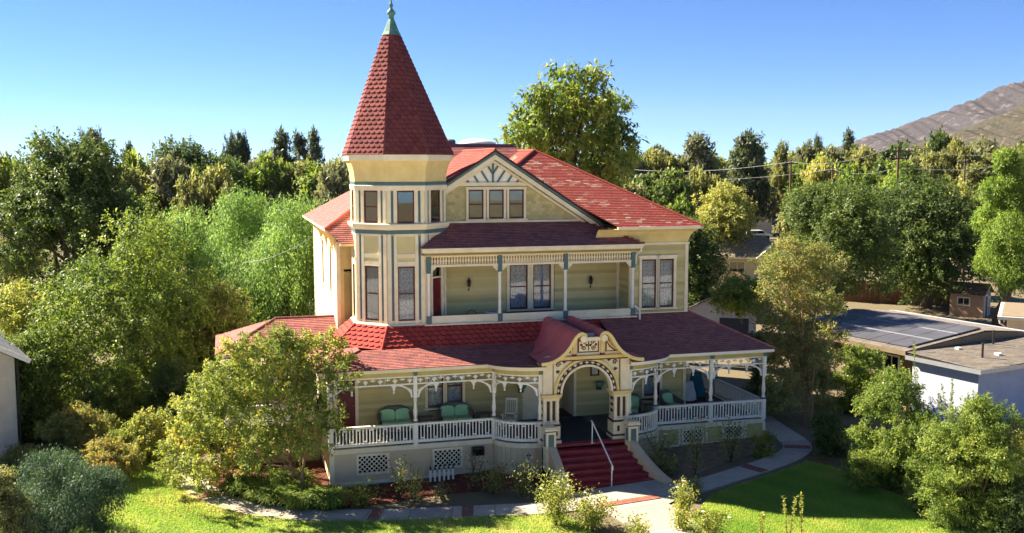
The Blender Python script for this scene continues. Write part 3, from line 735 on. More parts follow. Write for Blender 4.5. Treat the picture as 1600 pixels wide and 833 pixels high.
def fret(pts, name='fretwork'):                      # spindle band with arched brackets between posts
    P = [V3(p+(0,)) for p in pts]; L = [0]
    for i in range(1,len(P)): L.append(L[-1]+(P[i]-P[i-1]).length)
    T_ = L[-1]
    def pt(s):
        s = max(0, min(T_, s))
        for i in range(1,len(L)):
            if s <= L[i]+1e-6: return P[i-1].lerp(P[i], (s-L[i-1])/(L[i]-L[i-1])), (P[i]-P[i-1]).normalized()
    Z = lambda z: V3((0,0,z))
    mb = MB(); lw = MB()
    n = max(2, len(P)-1) if len(P) > 2 else 1
    for i in range(len(P)-1):
        mb.bar(P[i]+Z(4.0), P[i+1]+Z(4.0), 0.06, 0.055); lw.bar(P[i]+Z(3.71), P[i+1]+Z(3.71), 0.06, 0.055)
    o = mb.build(name, M['white'], HOUSE); lw.build('lower_bar', M['white'], o)
    k = max(2, int(T_/0.27)); sp = T_/k
    for i in range(k):
        p, d = pt((i+.5)*sp); a = MB()
        zc = 3.855
        a.bar(p-d*.095+Z(zc+(.05 if i % 2 else .0)), p+d*.095+Z(zc+(.05 if i % 2 else .0)), 0.035, 0.045)
        a.bar(p+Z(3.73 if not i % 2 else zc), p+Z(3.98 if i % 2 else zc), 0.04, 0.035)
        if i % 2 == 0: a.bar(p-d*.05+Z(zc+.045), p+d*.05+Z(zc+.045), 0.035, 0.04); a.bar(p-d*.045+Z(zc-.045), p+d*.045+Z(zc-.045), 0.035, 0.04)
        a.build('fret_cross', M['white'], o)
    r = min(0.62, T_*0.27)
    for end in (0, 1):
        a = MB(); arc = []
        for q in range(9):
            th = PI/2*q/8
            s = r*(1-math.cos(th))*1.0; s = 0.06 + (r)*(1-math.cos(th)); z = 3.18+ (0.5)*math.sin(th)
            arc.append((s, z))
        for q in range(8):
            (s0,z0),(s1,z1) = arc[q], arc[q+1]
            if end: s0, s1 = T_-s0, T_-s1
            a.bar(pt(s0)[0]+Z(z0), pt(s1)[0]+Z(z1), 0.05, 0.06)
        # pierced spandrel between the arc and the post
        tri = [arc[0], arc[2], arc[4], arc[6], (arc[6][0], 3.69), (0.05, 3.69)]
        tri = [(.05,3.2)]+[(arc[q][0], arc[q][1]+.02) for q in (1,2,3,4,5)]+[(arc[5][0],3.6),(.19,3.56),(.05,3.45)]
        f = (lambda s, z, dd: pt(T_-s if end else s)[0]+Z(z)+V3((-pt(s)[1].y, pt(s)[1].x, 0))*dd)
        a.prism(tri, f, -.02, .02)
        a.build('arched_bracket', M['white'], o)
        # pendant drop
        s = r+.14; s = T_-s if end else s; p, d = pt(s); b = MB()
        b.prism([(-.14,3.69),(.14,3.69),(.06,3.6),(.04,3.5),(.0,3.42),(-.04,3.5),(-.06,3.6)], lambda x, z, dd: p+d*x+Z(z)+V3((-d.y,d.x,0))*dd, -.025, .025)
        b.lathe([(.0,3.34),(.035,3.36),(.045,3.40),(.03,3.44),(.015,3.45)], (p.x,p.y,0), 8)
        b.build('pendant_drop', M['white'], o)
    return o
LP = [(6.45,0.0)]+LB[1:]; RP = RB[:-1]+[(13.4,0.0)]
for u in (0.0, 3.28, 6.45, 13.4, 15.93, 18.42): post(u, 0.0)
post(8.02,-1.12); post(11.78,-1.12); post(18.42,4.4); post(18.42,8.6); post(0.0,4.2)
for a, b in ((0.0,3.28),(3.28,6.45),(13.4,15.93),(15.93,18.42)):
    railing([(a+.085,0.0),(b-.085,0.0)]); fret([(a+.07,0.0),(b-.07,0.0)])
railing(LP[:-1]+[(7.95,-1.12)]); fret(LP[:-1]+[(7.95,-1.12)])
railing([(11.85,-1.12)]+RP[1:]); fret([(11.85,-1.12)]+RP[1:])
railing([(18.42,.085),(18.42,4.31)]); railing([(18.42,4.49),(18.42,8.5)]); fret([(18.42,.07),(18.42,4.33)]); fret([(18.42,4.47),(18.42,8.5)])
railing([(0.0,4.1),(0.0,.085)]); fret([(0.0,4.1),(0.0,.07)])
for u, v in ((-3.7,4.65),(-3.7,8.8),(-1.8,4.65)): post(u, v)
# base of the side veranda
board_wall('foundation_wall', [(-3.95,9.0),(-3.95,4.4),(-0.02,4.4)], -0.8, 1.14, 'beige')
MB().box(-3.9,0.0,4.5,9.0,1.2,1.29).build('porch_floor', M['porchfloor'], HOUSE)
railing([(-3.6,4.65),(-1.9,4.65)]); railing([(-1.7,4.65),(-0.1,4.65)])

# ---- walls of the lower storey
W = MB()
lap(W, (0.2,2.6), (8.4,2.6), 1.3, 4.4, (0,-1), [(0.3,1.1,1.3,3.75),(4.1,5.62,2.0,3.9)])
W.build('lower_front_wall', M['olive'], HOUSE); W = MB()
lap(W, (10.82,2.6), (15.9,2.6), 1.3, 4.4, (0,-1), [(3.08,3.98,1.9,3.8)])
W.build('lower_front_wall', M['olive'], HOUSE)
W = MB(); lap(W, (0.2,2.6), (0.2,5.4), 1.3, 4.6, (-1,0)); lap(W, (0.95,5.4), (0.95,17.0), -0.4, 8.9, (-1,0), [(2.3,3.1,6.3,8.6),(6.0,6.8,6.3,8.6),(2.3,3.1,2.0,4.0)], 0.14); W.build('left_wall', M['cream'], HOUSE)
W = MB(); lap(W, (15.9,2.55), (15.9,17.0), 0.3, 8.9, (1,0), [], 0.16); lap(W, (0.95,17.0), (15.9,17.0), -0.4, 9.4, (0,1), [], 0.2); W.build('rear_wall', M['olive'], HOUSE)
W = MB()
lap(W, (0.95,5.4), (2.4,5.4), 4.6, 8.9, (0,-1), [(.25,.7,5.6,7.6)]); W.build('corner_wall', M['yellow'], HOUSE)  # yellow puts the warm reflected light on this shaded wall into its colour
MB().box(1.2,1.65,5.39,5.46,5.55,7.6).build('shutter', M['olive_trim'], HOUSE)
for z in [5.62+0.085*k for k in range(23)]: MB().box(1.24,1.61,5.36,5.39,z,z+.055).build('shutter_slat', M['olive_trim'], HOUSE)
cb = MB(); cb.box(0.88,1.05,5.34,5.5,4.5,8.9); cb.box(15.82,15.97,2.47,2.62,5.6,8.75); cb.box(15.82,15.97,2.5,2.62,1.3,4.3); cb.box(0.14,0.26,2.53,2.66,1.3,4.3); cb.box(0.9,1.0,16.9,17.06,1,8.9)
cb.build('corner_board', M['cream'], HOUSE)
window(0.95, 8.1, -PI/2, 0.7, 6.4, 8.5, curtain_or_dark='drape'); window(0.95, 11.8, -PI/2, 0.7, 6.4, 8.5, curtain_or_dark='drape'); window(0.95, 8.1, -PI/2, 0.7, 2.1, 3.9, curtain_or_dark='drape')
# lower windows and doors
window(4.6, 2.57, 0, 0.66, 2.1, 3.8); window(5.42, 2.57, 0, 0.66, 2.1, 3.8); window(14.35, 2.57, 0, 0.75, 2.0, 3.7)
def door(u, v, w, z0, z1, transom=0.0, rot=0.0, mat='maroon', parent=HOUSE):
    c = MB(); hw = w/2; zt = z1+transom
    c.box(-hw-.13,-hw,-.06,.04,z0,zt+.04); c.box(hw,hw+.13,-.06,.04,z0,zt+.04); c.box(-hw-.16,hw+.16,-.08,.04,zt+.04,zt+.18)
    if transom: c.box(-hw,hw,-.04,.04,z1,z1+.06)
    o = c.build('door', M['cream'], parent, loc=(u,v,0), rotz=rot)
    l = MB(); l.box(-hw,hw,.0,.045,z0,z1)
    lo = l.build('door_leaf', M[mat], o)
    for a, b in ((.12,.45),(.52,.9)):
        for s in (-1,1): MB().box(s*hw*.5-hw*.33, s*hw*.5+hw*.33, -.012, .0, z0+(z1-z0)*a, z0+(z1-z0)*b).build('door_panel', M[mat], o)
    MB().lathe([(.0,0),(.03,.01),(.03,.04),(.0,.05)], (hw*.8,-.03,z0+(z1-z0)*.47), 8).build('door_knob', M['copper'], o)
    if transom:
        MB().box(-hw,hw,.0,.03,z1+.06,zt).build('transom_pane', M['mirror'], o)
        MB().box(-hw,hw,.1,.13,z1+.06,zt).build('transom_backing', M['dark'], o)
    return o
door(0.9, 2.57, 0.72, 1.3, 3.55)
# entrance recess behind the arch
er = MB(); er.box(9.1,9.16,2.6,4.2,1.3,4.3); er.box(10.7,10.82,2.56,4.2,1.3,4.3); er.build('entrance_side', M['cream'], HOUSE)
MB().box(9.16,10.7,4.2,4.25,1.3,4.3).build('entrance_back', M['olive'], HOUSE)
MB().box(9.16,10.7,2.6,4.2,1.25,1.3).build('entrance_floor', M['brown'], HOUSE)
door(9.65, 4.18, 0.9, 1.3, 3.5, 0.5)
MB().box(10.05,10.45,4.13,4.2,1.35,3.9).build('sidelight', M['mirror'], HOUSE)
MB().box(8.38,9.12,2.56,2.62,1.3,4.4).build('entrance_pilaster', M['cream'], HOUSE)
# ---- lower roofs
Z0 = 4.41; ZB = 4.85; VBK = 1.33
EA, EB = bulge(0.5)
shingled_roof('porch_roof', [
    [(-.5,-.5,Z0),(EA[0][0],-.5,Z0),(EA[0][0],VBK,ZB),(1.33,VBK,ZB)],
    [(-.5,6.2,Z0),(-.5,-.5,Z0),(1.33,VBK,ZB),(1.33,6.2,ZB)]], M['porchroof'])
cr = MB(); up = lambda A: [(EA[0][0]+(8.6-EA[0][0])*k/(len(A)-1), VBK, ZB) for k in range(len(A))]
ea3 = [(x,y,Z0) for x,y in EA]; br = sheet('porch_roof', [], M['porchroof']) if False else None
c_ = MB(); c_.strip(ea3, up(EA)); co = c_.build('porch_roof', M['porchroof'], HOUSE)
c2 = MB(); curved_shingles(c2, ea3, up(EA), .145, .32); c2.build('shingles', M['porchroof'], co, kind='stuff')
MB().add([(8.1,-1.0,Z0+.1),(11.65,-1.0,Z0+.1),(11.65,VBK,ZB),(8.1,VBK,ZB)], [(0,1,2,3)]).build('porch_roof', M['porchroof'], HOUSE)
eb3 = [(x,y,Z0) for x,y in EB]; ub = [(11.65+(13.6-11.65)*k/(len(EB)-1), 2.5, 5.68) for k in range(len(EB))]
c_ = MB(); c_.strip(eb3, ub); co = c_.build('porch_roof', M['porchroof'], HOUSE)
c2 = MB(); curved_shingles(c2, eb3, ub, .145, .32); c2.build('shingles', M['porchroof'], co, kind='stuff')
shingled_roof('porch_roof', [
    [(EB[-1][0],-.5,Z0),(18.66,-.5,Z0),(15.93,2.57,5.72),(13.6,2.57,5.72)],
    [(18.66,-.5,Z0),(18.66,VB,Z0),(15.93,VB,5.72),(15.93,2.57,5.72)]], M['porchroof'])
shingled_roof('veranda_roof', [
    [(-4.2,4.2,Z0),(1.0,4.2,Z0),(1.0,6.8,5.47),(-1.65,6.8,5.47)],
    [(-4.2,9.4,Z0),(-4.2,4.2,Z0),(-1.65,6.8,5.47)],
    [(1.0,9.4,Z0),(-4.2,9.4,Z0),(-1.65,6.8,5.47),(1.0,6.8,5.47)]], M['porchroof'])
for q_ in ([(-4.2,4.2,Z0+.03),(-1.65,6.8,5.5),(1.0,6.8,5.5)], [(-.5,-.5,Z0+.03),(1.33,1.33,ZB+.03)], [(18.66,-.5,Z0+.03),(15.93,2.57,5.75)]): MB().tube(q_, .045, 6).build('hip_cap', M['porchroof'], HOUSE)

# ---- tower
TC = (3.38, 4.175); TR = 2.03
def oc(k, r): a = R(-22.5+45*k); return (TC[0]+r*math.sin(a), TC[1]-r*math.cos(a))
SK = [[(*oc(0,3.08),4.82),(13.45,oc(0,3.08)[1],4.82),(13.45,oc(0,2.12)[1],5.62),(*oc(0,2.12),5.62)],
      [(*oc(-1,3.08),4.82),(*oc(0,3.08),4.82),(*oc(0,2.12),5.62),(*oc(-1,2.12),5.62)],
      [(*oc(-2,3.08),4.82),(*oc(-1,3.08),4.82),(*oc(-1,2.12),5.62),(*oc(-2,2.12),5.62)]]
SK = [[V3(p) for p in P] for P in SK]
shingled_roof('skirt_roof', SK, M['skirt'], 0.235, 0.29, 's', single=185, thick=0.06)
for k in (-1, 0): MB().tube([(*oc(k,3.1),4.84),(*oc(k,2.13),5.66)], .04, 6).build('hip_cap', M['skirt'], HOUSE)
AP = TR*math.cos(R(22.5)); SW = TR*math.sin(R(22.5))
def facet_frame(k):                                  # facet k: outward normal at -v rotated by 45k (towards +u)
    a = R(45*k); return (TC[0]+AP*math.sin(a), TC[1]-AP*math.cos(a)), a
for k in range(-2, 6):
    (fu, fv), rot = facet_frame(k)
    vis = k in (-2,-1,0,1)
    e = SW; m = MB()
    if vis: m.box(-e,e,.02,.10,5.6,5.82); m.box(-e,e,.02,.10,8.06,8.26)
    else: m.box(-e,e,.02,.10,4.5,11.5)
    if vis:
        m.box(-e,e,.02,.10,4.5,5.6); m.box(-e,e,.02,.10,11.14,11.4); m.box(-e,e,.02,.10,9.31,9.82)
        m.box(-e,-.36,.02,.10,5.82,11.14); m.box(.36,e,.02,.10,5.82,11.14); m.box(-.36,.36,.02,.1,8.4,8.57); m.box(-.36,.36,.03,.1,8.26,8.4); m.box(-.36,.36,.03,.1,8.57,9.31)
    fo = m.build('tower_wall', M['cream'], HOUSE, loc=(fu,fv,0), rotz=rot)
    if vis:
        t = MB()
        for s in (-1,1):
            x0, x1 = sorted((s*(e-.02), s*(e-.17))); t.box(x0,x1,-.03,.02,5.7,9.38); t.box(x0,x1,-.03,.02,9.8,11.2)
            x0, x1 = sorted((s*.37, s*.50)); t.box(x0,x1,-.03,.02,5.7,9.38); t.box(x0,x1,-.03,.02,9.8,11.2)
        for z0, z1 in ((8.08,8.26),(8.41,8.57),(9.29,9.38)): t.box(-.36,.36,-.028,.02,z0,z1)
        t.build('tower_trim', M['cream'], fo)
        t = MB()
        for s in (-1,1):
            x0, x1 = sorted((s*.505, s*(e-.175))); t.box(x0,x1,-.004,.018,5.85,9.3); t.box(x0,x1,-.004,.018,9.86,11.12)
        t.build('teal_strip', M['teal'], fo)
        t = MB(); t.box(-.36,.36,-.0,.029,8.26,8.41); t.box(-.36,.36,.0,.029,8.57,9.29); t.build('recessed_panel', M['olive'], fo)
    if vis:
        if k == 1:
            door(fu+.03*math.sin(rot), fv, 0.68, 5.68, 7.5, 0.5, rot)
        else: window(fu, fv, rot, 0.70, 5.83, 8.05, cw=0.03, head=False, sill=False, proud=0.02, curtain_or_dark='drape' if k == -1 else 'lace')
        window(fu, fv, rot, 0.70, 9.84, 11.12, cw=0.03, head=False, sill=False, proud=0.02, curtain_or_dark='dark', pane='mirror', mid=(k != 0))  # no curtain here: a dark sheet painted for the unlit room
def ring(name, prof, mat, cut=8):                    # octagonal moulding: prof (radius, z)
    mb = MB(); n = len(prof); vs = []; fs = []
    for r, z in prof:
        for k in range(8): vs.append((*oc(k, r), z))
    for i in range(n-1):
        for k in range(8): fs.append((i*8+k, i*8+(k+1) % 8, (i+1)*8+(k+1) % 8, (i+1)*8+k))
    mb.add(vs, fs); return mb.build(name, M[mat], HOUSE)
ring('tower_base_trim', [(2.0,5.52),(2.14,5.54),(2.16,5.66),(2.08,5.72),(2.0,5.74)], 'cream')
ring('tower_belt_teal', [(2.0,9.39),(2.07,9.39),(2.07,9.54),(2.0,9.55)], 'teal')
ring('tower_sill_band', [(2.0,9.54),(2.1,9.55),(2.19,9.66),(2.2,9.78),(2.12,9.8),(2.0,9.82)], 'cream')
ring('tower_head_band', [(2.0,11.13),(2.08,11.15),(2.1,11.33),(2.06,11.36),(2.0,11.37)], 'cream')
ring('tower_teal_band', [(2.0,11.36),(2.075,11.37),(2.075,11.49),(2.0,11.5)], 'teal')
ring('tower_cove', [(2.06,11.49),(2.07,11.6),(2.09,11.8),(2.13,12.0),(2.19,12.18),(2.27,12.34)], 'yellow')
ring('tower_fascia', [(2.2,12.33),(2.33,12.34),(2.35,12.60),(2.2,12.61)], 'cream')
# spire
def spire_ring(z):
    t = (z-12.58)/(17.5-12.58); r = 2.37 + (0.36-2.37)*t - 0.10*math.sin(PI*min(1,t))*(1-t)
    return [(TC[0]-0.20*t+r*math.sin(R(-22.5+45*k)), TC[1]-r*math.cos(R(-22.5+45*k)), z) for k in range(8)]
lev = [12.58,13.1,13.9,15.0,16.2,17.5]
rings = [spire_ring(z) for z in lev]
pol = []
for i in range(len(lev)-1):
    for k in range(8): pol.append([V3(rings[i][k]), V3(rings[i][(k+1)%8]), V3(rings[i+1][(k+1)%8]), V3(rings[i+1][k])])
tr_ = sheet('tower_roof', pol, M['scallop'])
mbs = MB()
for kf in (0, 7, 1, 6, 2, 3, 4, 5):                  # each facet as one plane so that the courses run through
    P = [V3(rings[0][kf]), V3(rings[0][(kf+1)%8]), V3(rings[-1][(kf+1)%8]), V3(rings[-1][kf])]
    tmp = MB(); n_, a_, b_ = plane_basis(P)
    if n_.z < 0: n_ = -n_
    P = [p - n_*0.0 for p in P]
    if kf in (0, 7): shingles(P, 0.195, 0.262, 's', tmp, 0.055, M['scallop'], tr_, 300)
    else: shingles(P, 0.195, 0.262, 's', tmp, 0.055)
    o = len(mbs.v); mbs.v += tmp.v; mbs.f += [[i+o for i in f] for f in tmp.f]; mbs.r += tmp.r
mbs.build('shingles', M['scallop'], tr_, kind='stuff')
for k in range(8): MB().tube([V3(rings[0][k]), V3(rings[-1][k])], [.045,.03], 5).build('hip_cap', M['scallop'], tr_)
ft = (TC[0]-0.20, TC[1])
cp = MB(); vs = []
for r, z in ((.39,17.46),(.41,17.51),(.33,17.65),(.25,17.85),(.17,18.05),(.11,18.18)):
    for k in range(8): a = R(-22.5+45*k); vs.append((ft[0]+r*math.sin(a), ft[1]-r*math.cos(a), z))
cp.add(vs, [(i*8+k, i*8+(k+1)%8, (i+1)*8+(k+1)%8, (i+1)*8+k) for i in range(5) for k in range(8)])
cp.build('spire_cap', M['copper'], HOUSE)
MB().lathe([(.08,18.18),(.14,18.22),(.10,18.28),(.17,18.36),(.19,18.43),(.14,18.51),(.07,18.58),(.06,18.66),(.1,18.72),(.05,18.8),(.03,18.95),(.012,19.25)], (ft[0],ft[1],0), 12).build('finial', M['copper'], HOUSE, smooth=True)

# ---- balcony
MB().box(2.5,13.42,2.24,4.0,5.5,5.66).build('balcony_floor', M['porchfloor'], HOUSE)
bb = MB(); bb.box(4.1,13.42,2.16,2.24,5.56,5.66); bb.box(4.1,13.44,2.12,2.2,5.60,5.66); bb.build('balcony_base_trim', M['cream'], HOUSE)
PX = (4.30, 7.31, 10.2, 13.27)
for a, b in zip(PX[:-1], PX[1:]):
    MB().box(a+.1,b-.1,2.24,2.30,5.66,5.98).build('parapet_board', M['cream'], HOUSE)
for u in PX:
    o = MB().box(-.1,.1,-.1,.1,5.66,5.98).build('balcony_post', M['teal'], HOUSE, loc=(u,2.3,0))
    MB().lathe([(.075,5.98),(.075,6.05),(.065,6.08),(.065,7.65),(.08,7.68),(.08,7.75)], n=12).build('post_shaft', M['white'], o, smooth=True)
    MB().box(-.085,.085,-.085,.085,7.75,8.45).build('post_head', M['teal'], o)
for a, b in zip(PX[:-1], PX[1:]):
    m = MB(); m.box(a+.085,b-.085,2.25,2.35,8.0,8.09); m.box(a+.085,b-.085,2.26,2.34,8.4,8.46)
    o = m.build('spindle_frieze', M['cream'], HOUSE)
    for s, x in ((1,a+.085),(-1,b-.085)):
        pts = [(x,8.0),(x+s*.22,8.0),(x+s*.2,7.93),(x+s*.13,7.88),(x+s*.06,7.8),(x,7.78)]
        MB().prism(pts, lambda p, q, d: (p, 2.27+d, q), 0, .06).build('corner_bracket', M['cream'], o)
    n = int((b-a-.17)/.115)
    for k in range(n):
        x = a+.085+(b-a-.17)*(k+.5)/n
        s = MB(); s.box(x-.02,x+.02,2.28,2.32,8.09,8.4); s.box(x-.04,x+.04,2.275,2.325,8.2,8.29)
        s.build('spindle', M['cream'], o)
be = MB(); be.box(3.95,13.6,1.82,1.95,8.70,8.80); be.box(3.98,13.57,1.88,2.05,8.62,8.70); be.build('balcony_gutter', M['cream'], HOUSE)
be = MB(); be.box(4.1,13.45,2.05,2.36,8.46,8.66); be.build('balcony_fascia', M['yellow'], HOUSE)
MB().box(4.0,13.5,2.0,4.0,8.50,8.56).build('balcony_ceiling', M['ceiling'], HOUSE)
W = MB()
lap(W, (4.2,3.98), (13.3,3.98), 5.66, 8.6, (0,-1), [(3.85,6.05,5.75,7.95)]); W.build('balcony_wall', M['olive'], HOUSE)
W = MB(); lap(W, (13.3,2.5), (13.3,4.0), 5.66, 8.6, (-1,0)); W.build('wing_side_wall', M['olive'], HOUSE)
MB().box(13.16,13.28,3.85,3.98,5.66,8.5).build('corner_board', M['cream'], HOUSE)
MB().box(13.2,13.28,2.4,3.9,5.66,5.9).build('side_parapet', M['cream'], HOUSE)
W = MB(); lap(W, (13.3,2.55), (15.9,2.55), 5.66, 8.75, (0,-1), [(.35,2.0,5.85,8.15)]); W.build('wing_front_wall', M['olive'], HOUSE)
MB().box(13.2,13.36,2.46,2.6,5.6,8.75).build('corner_board', M['cream'], HOUSE)
MB().box(13.2,15.98,2.46,2.57,5.6,5.74).build('wing_base_trim', M['cream'], HOUSE)
MB().box(13.2,16.0,2.44,2.56,8.70,8.80).build('wing_frieze_trim', M['cream'], HOUSE)
window(8.6, 3.95, 0, 0.82, 5.9, 7.85, cw=.13); window(9.67, 3.95, 0, 0.82, 5.9, 7.85, cw=.13)
window(14.12, 2.52, 0, 0.68, 5.95, 8.05, cw=.12); window(14.95, 2.52, 0, 0.68, 5.95, 8.05, cw=.12)
shingled_roof('balcony_roof', [
    [(3.95,1.82,8.80),(13.6,1.82,8.80),(11.45,4.02,9.74),(5.4,4.02,9.74)],
    [(13.6,1.82,8.80),(13.6,4.02,8.80),(11.45,4.02,9.74)],
    [(3.95,4.02,8.80),(3.95,1.82,8.80),(5.4,4.02,9.74)]], M['porchroof'])
hp = MB()
for k in range(12):
    t = (k+.5)/12; p = V3((13.6,1.82,8.80)).lerp(V3((11.45,4.02,9.74)), t)
    hp.box(p.x-.115,p.x+.115,p.y-.115,p.y+.115,p.z+.0,p.z+.05+.006*(k%2), .5)
hp.build('hip_cap', M['mainroof'], HOUSE)

# ---- gable
GU, GZ, GS = 7.45, 12.80, 0.645                      # ridge position, ridge height, slope
gz = lambda u: GZ-GS*abs(u-GU)
bk = MB(); bk.add([(2.6,3.99,9.5),(12.3,3.99,9.5),(GU,3.99,gz(GU)-.1)], [(0,1,2)]); go = bk.build('gable_wall', M['lapshingle'], HOUSE)
gs = MB()
def wall_shingles(mb, u0, u1, z0, z1, v, holes=(), h=.15, w=.2):
    j = 0; z = z0
    while z < z1:
        x = u0-(w/2 if j % 2 else 0); 
        while x < u1:
            a, b = max(x+.004,u0), min(x+w-.004,u1); c = (a+b)/2
            zt = min(z+h*1.1, z1)
            if b-a > .02 and not any(o[0] < c < o[1] and o[2] < z+h/2 < o[3] for o in holes) and gz(a) > zt+.1 and gz(b) > zt+.1:
                q = random.uniform(-.004,.004)
                mb.add([(a,v-.026,z+q),(b,v-.026,z+q),(b,v-.006,zt),(a,v-.006,zt),(a,v,z+q),(b,v,z+q)], [(0,1,2,3),(4,5,1,0),(0,3,4),(1,5,2)], random.random())
            x += w
        z += h; j += 1
wall_shingles(gs, 4.9, 12.0, 9.7, 11.25, 3.985, [(6.15,9.0,9.6,11.3)])
gs.build('wall_shingles', M['lapshingle'], go, kind='stuff')
gt = MB()
gt.box(4.8,9.95,3.86,3.98,11.27,11.42); gt.box(5.2,12.0,3.88,3.98,9.68,9.78); gt.build('gable_beam', M['cream'], HOUSE)
gp_ = MB(); gp_.add([(GU-2.3,3.955,11.42),(GU+2.3,3.955,11.42),(GU,3.955,gz(GU)-.12)], [(0,1,2)]); gpo = gp_.build('sunburst_panel', M['white'], HOUSE)
for s in (-1,1):
    for (x0,z0,x1,z1) in ((0,0,0,1.08),(.0,.36,.32,.84),(.2,0,.6,.62),(.65,0,.93,.43),(1.07,0,1.23,.24)):
        if x1 == 0 and s > 0: continue
        MB().bar((GU+s*x0,3.925,11.42+z0), (GU+s*x1,3.925,11.42+z1), .05, .075, up=(1,0,0.01) if x1 == 0 else (0,0,1)).build('sunburst_bar', M['teal'], gpo)
for k in range(3):
    u = 6.70+.9*k
    w_ = window(u, 3.95, 0, 0.66, 9.87, 11.1, cw=.1, head=False, curtain_or_dark='lace')
MB().box(5.55,6.15,3.93,3.97,9.78,11.27).build('gable_side_board', M['lapshingle'], HOUSE) if False else None
# rake boards
rk = MB(); rt_ = MB(); rd = MB()
for s in (-1,1):
    e = GU+s*(5.12 if s > 0 else 3.3)
    for mb_, off, hh, v0, v1 in ((rk,.20,.20,3.55,3.65),(rt_,.075,.09,3.50,3.66),(rd,.0,.06,3.46,3.7)):
        zt = lambda u: gz(u)-off
        mb_.add([(GU,v0,zt(GU)),(e,v0,zt(e)),(e,v0,zt(e)-hh),(GU,v0,zt(GU)-hh),(GU,v1,zt(GU)),(e,v1,zt(e)),(e,v1,zt(e)-hh),(GU,v1,zt(GU)-hh)],
                [(0,1,2,3),(7,6,5,4),(0,4,5,1),(1,5,6,2),(2,6,7,3),(3,7,4,0)])
    ri = 5.12 if s > 0 else 3.3
    zt = lambda u: gz(u)-.42
    rk.add([(GU,3.8,zt(GU)),(e,3.8,zt(e)),(e,3.8,zt(e)-.12),(GU,3.8,zt(GU)-.12),(GU,3.99,zt(GU)),(e,3.99,zt(e)),(e,3.99,zt(e)-.12),(GU,3.99,zt(GU)-.12)],
           [(0,1,2,3),(0,4,5,1),(1,5,6,2),(2,6,7,3)])
    rk.add([(GU,3.55,gz(GU)-.1),(e,3.55,gz(e)-.1),(e,3.99,gz(e)-.1),(GU,3.99,gz(GU)-.1)], [(0,1,2,3)])
rk.build('bargeboard', M['cream'], HOUSE); rt_.build('bargeboard_moulding', M['teal'], HOUSE); rd.build('roof_edge', M['brown'], HOUSE)

# ---- main roofs
def worn(i, j, x, y):                                # clusters of bare, faded shingles
    c = math.sin(x*1.1+j*.35+.6)*math.sin(x*.43-j*.22+2.0)+.6*math.sin(j*.55+x*.25)+.5*math.sin(x*2.3+j*1.1)
    k = random.random()
    if c > .55 and k < .55: return .82+.17*random.random()
    if k < .05: return .8+.12*random.random()
    return random.random()*.72
ZE = 9.50
wr1 = shingled_roof('wing_roof', [
    [(12.5,2.0,ZE),(16.4,2.0,ZE),(10.5,7.9,12.82),(8.86,6.26,11.897),(11.28,3.48,10.33)],
    [(16.4,2.0,ZE),(16.4,15.0,ZE),(10.5,13.0,12.82),(10.5,7.9,12.82)],
    [(10.5,13.0,12.82),(8.5,13.0,11.69),(8.5,5.9,11.69),(10.5,7.9,12.82)]], M['mainroof'], 0.14, 0.27, rf=worn)
shingled_roof('gable_roof', [
    [(GU+5.2,3.48,gz(GU+5.2)),(GU+5.2,7.0,gz(GU+5.2)),(GU,9.6,GZ),(GU,3.48,GZ)],
    [(GU-4.2,9.6,gz(GU-4.2)),(GU-4.2,3.48,gz(GU-4.2)),(GU,3.48,GZ),(GU,9.6,GZ)]], M['mainroof'], 0.14, 0.3, rf=lambda i,j,x,y: random.random()*.78)
SL = 0.602; zr = lambda d: 9.45+SL*d
shingled_roof('rear_roof', [
    [(0.4,4.9,zr(0)),(16.4,4.9,zr(0)),(10.25,11.05,zr(6.15)),(6.55,11.05,zr(6.15))],
    [(0.4,17.4,zr(0)),(0.4,4.9,zr(0)),(6.55,11.05,zr(6.15)),(6.55,11.25,zr(6.15))],
    [(16.4,17.4,zr(0)),(0.4,17.4,zr(0)),(6.55,11.25,zr(6.15)),(10.25,11.25,zr(6.15))],
    [(0.95,4.0,zr(-.9)),(2.6,4.0,zr(-.9)),(2.6,4.9,zr(0)),(0.4,4.9,zr(0))]], M['porchroof'])
dk = MB(); dk.box(6.4,10.4,10.95,11.1,13.10,13.2); dk.box(6.4,10.4,11.1,11.5,13.12,13.18); dk.build('roof_deck', M['grey'], HOUSE)
so = MB().lathe([(.95,13.18),(.95,13.24),(.88,13.3),(.7,13.4),(.4,13.47),(.02,13.5)], (8.75,12.2,0), 18).build('skylight_dome', M['white'], HOUSE, smooth=True)
MB().lathe([(.28,13.18),(.28,13.36),(.2,13.42),(.02,13.44)], (7.25,11.6,0), 10).build('roof_vent', M['grey'], HOUSE)
for q_ in ([(16.4,2.0,ZE+.03),(10.5,7.9,12.86),(10.5,13.0,12.86)], [(8.7,6.1,11.84),(10.5,7.9,12.86)], [(GU,3.48,GZ+.03),(GU,9.6,GZ+.03)], [(.4,4.9,9.48),(6.55,11.05,zr(6.15)+.03)]): MB().tube(q_, .06, 6, .3).build('hip_cap', M['mainroof'], HOUSE)
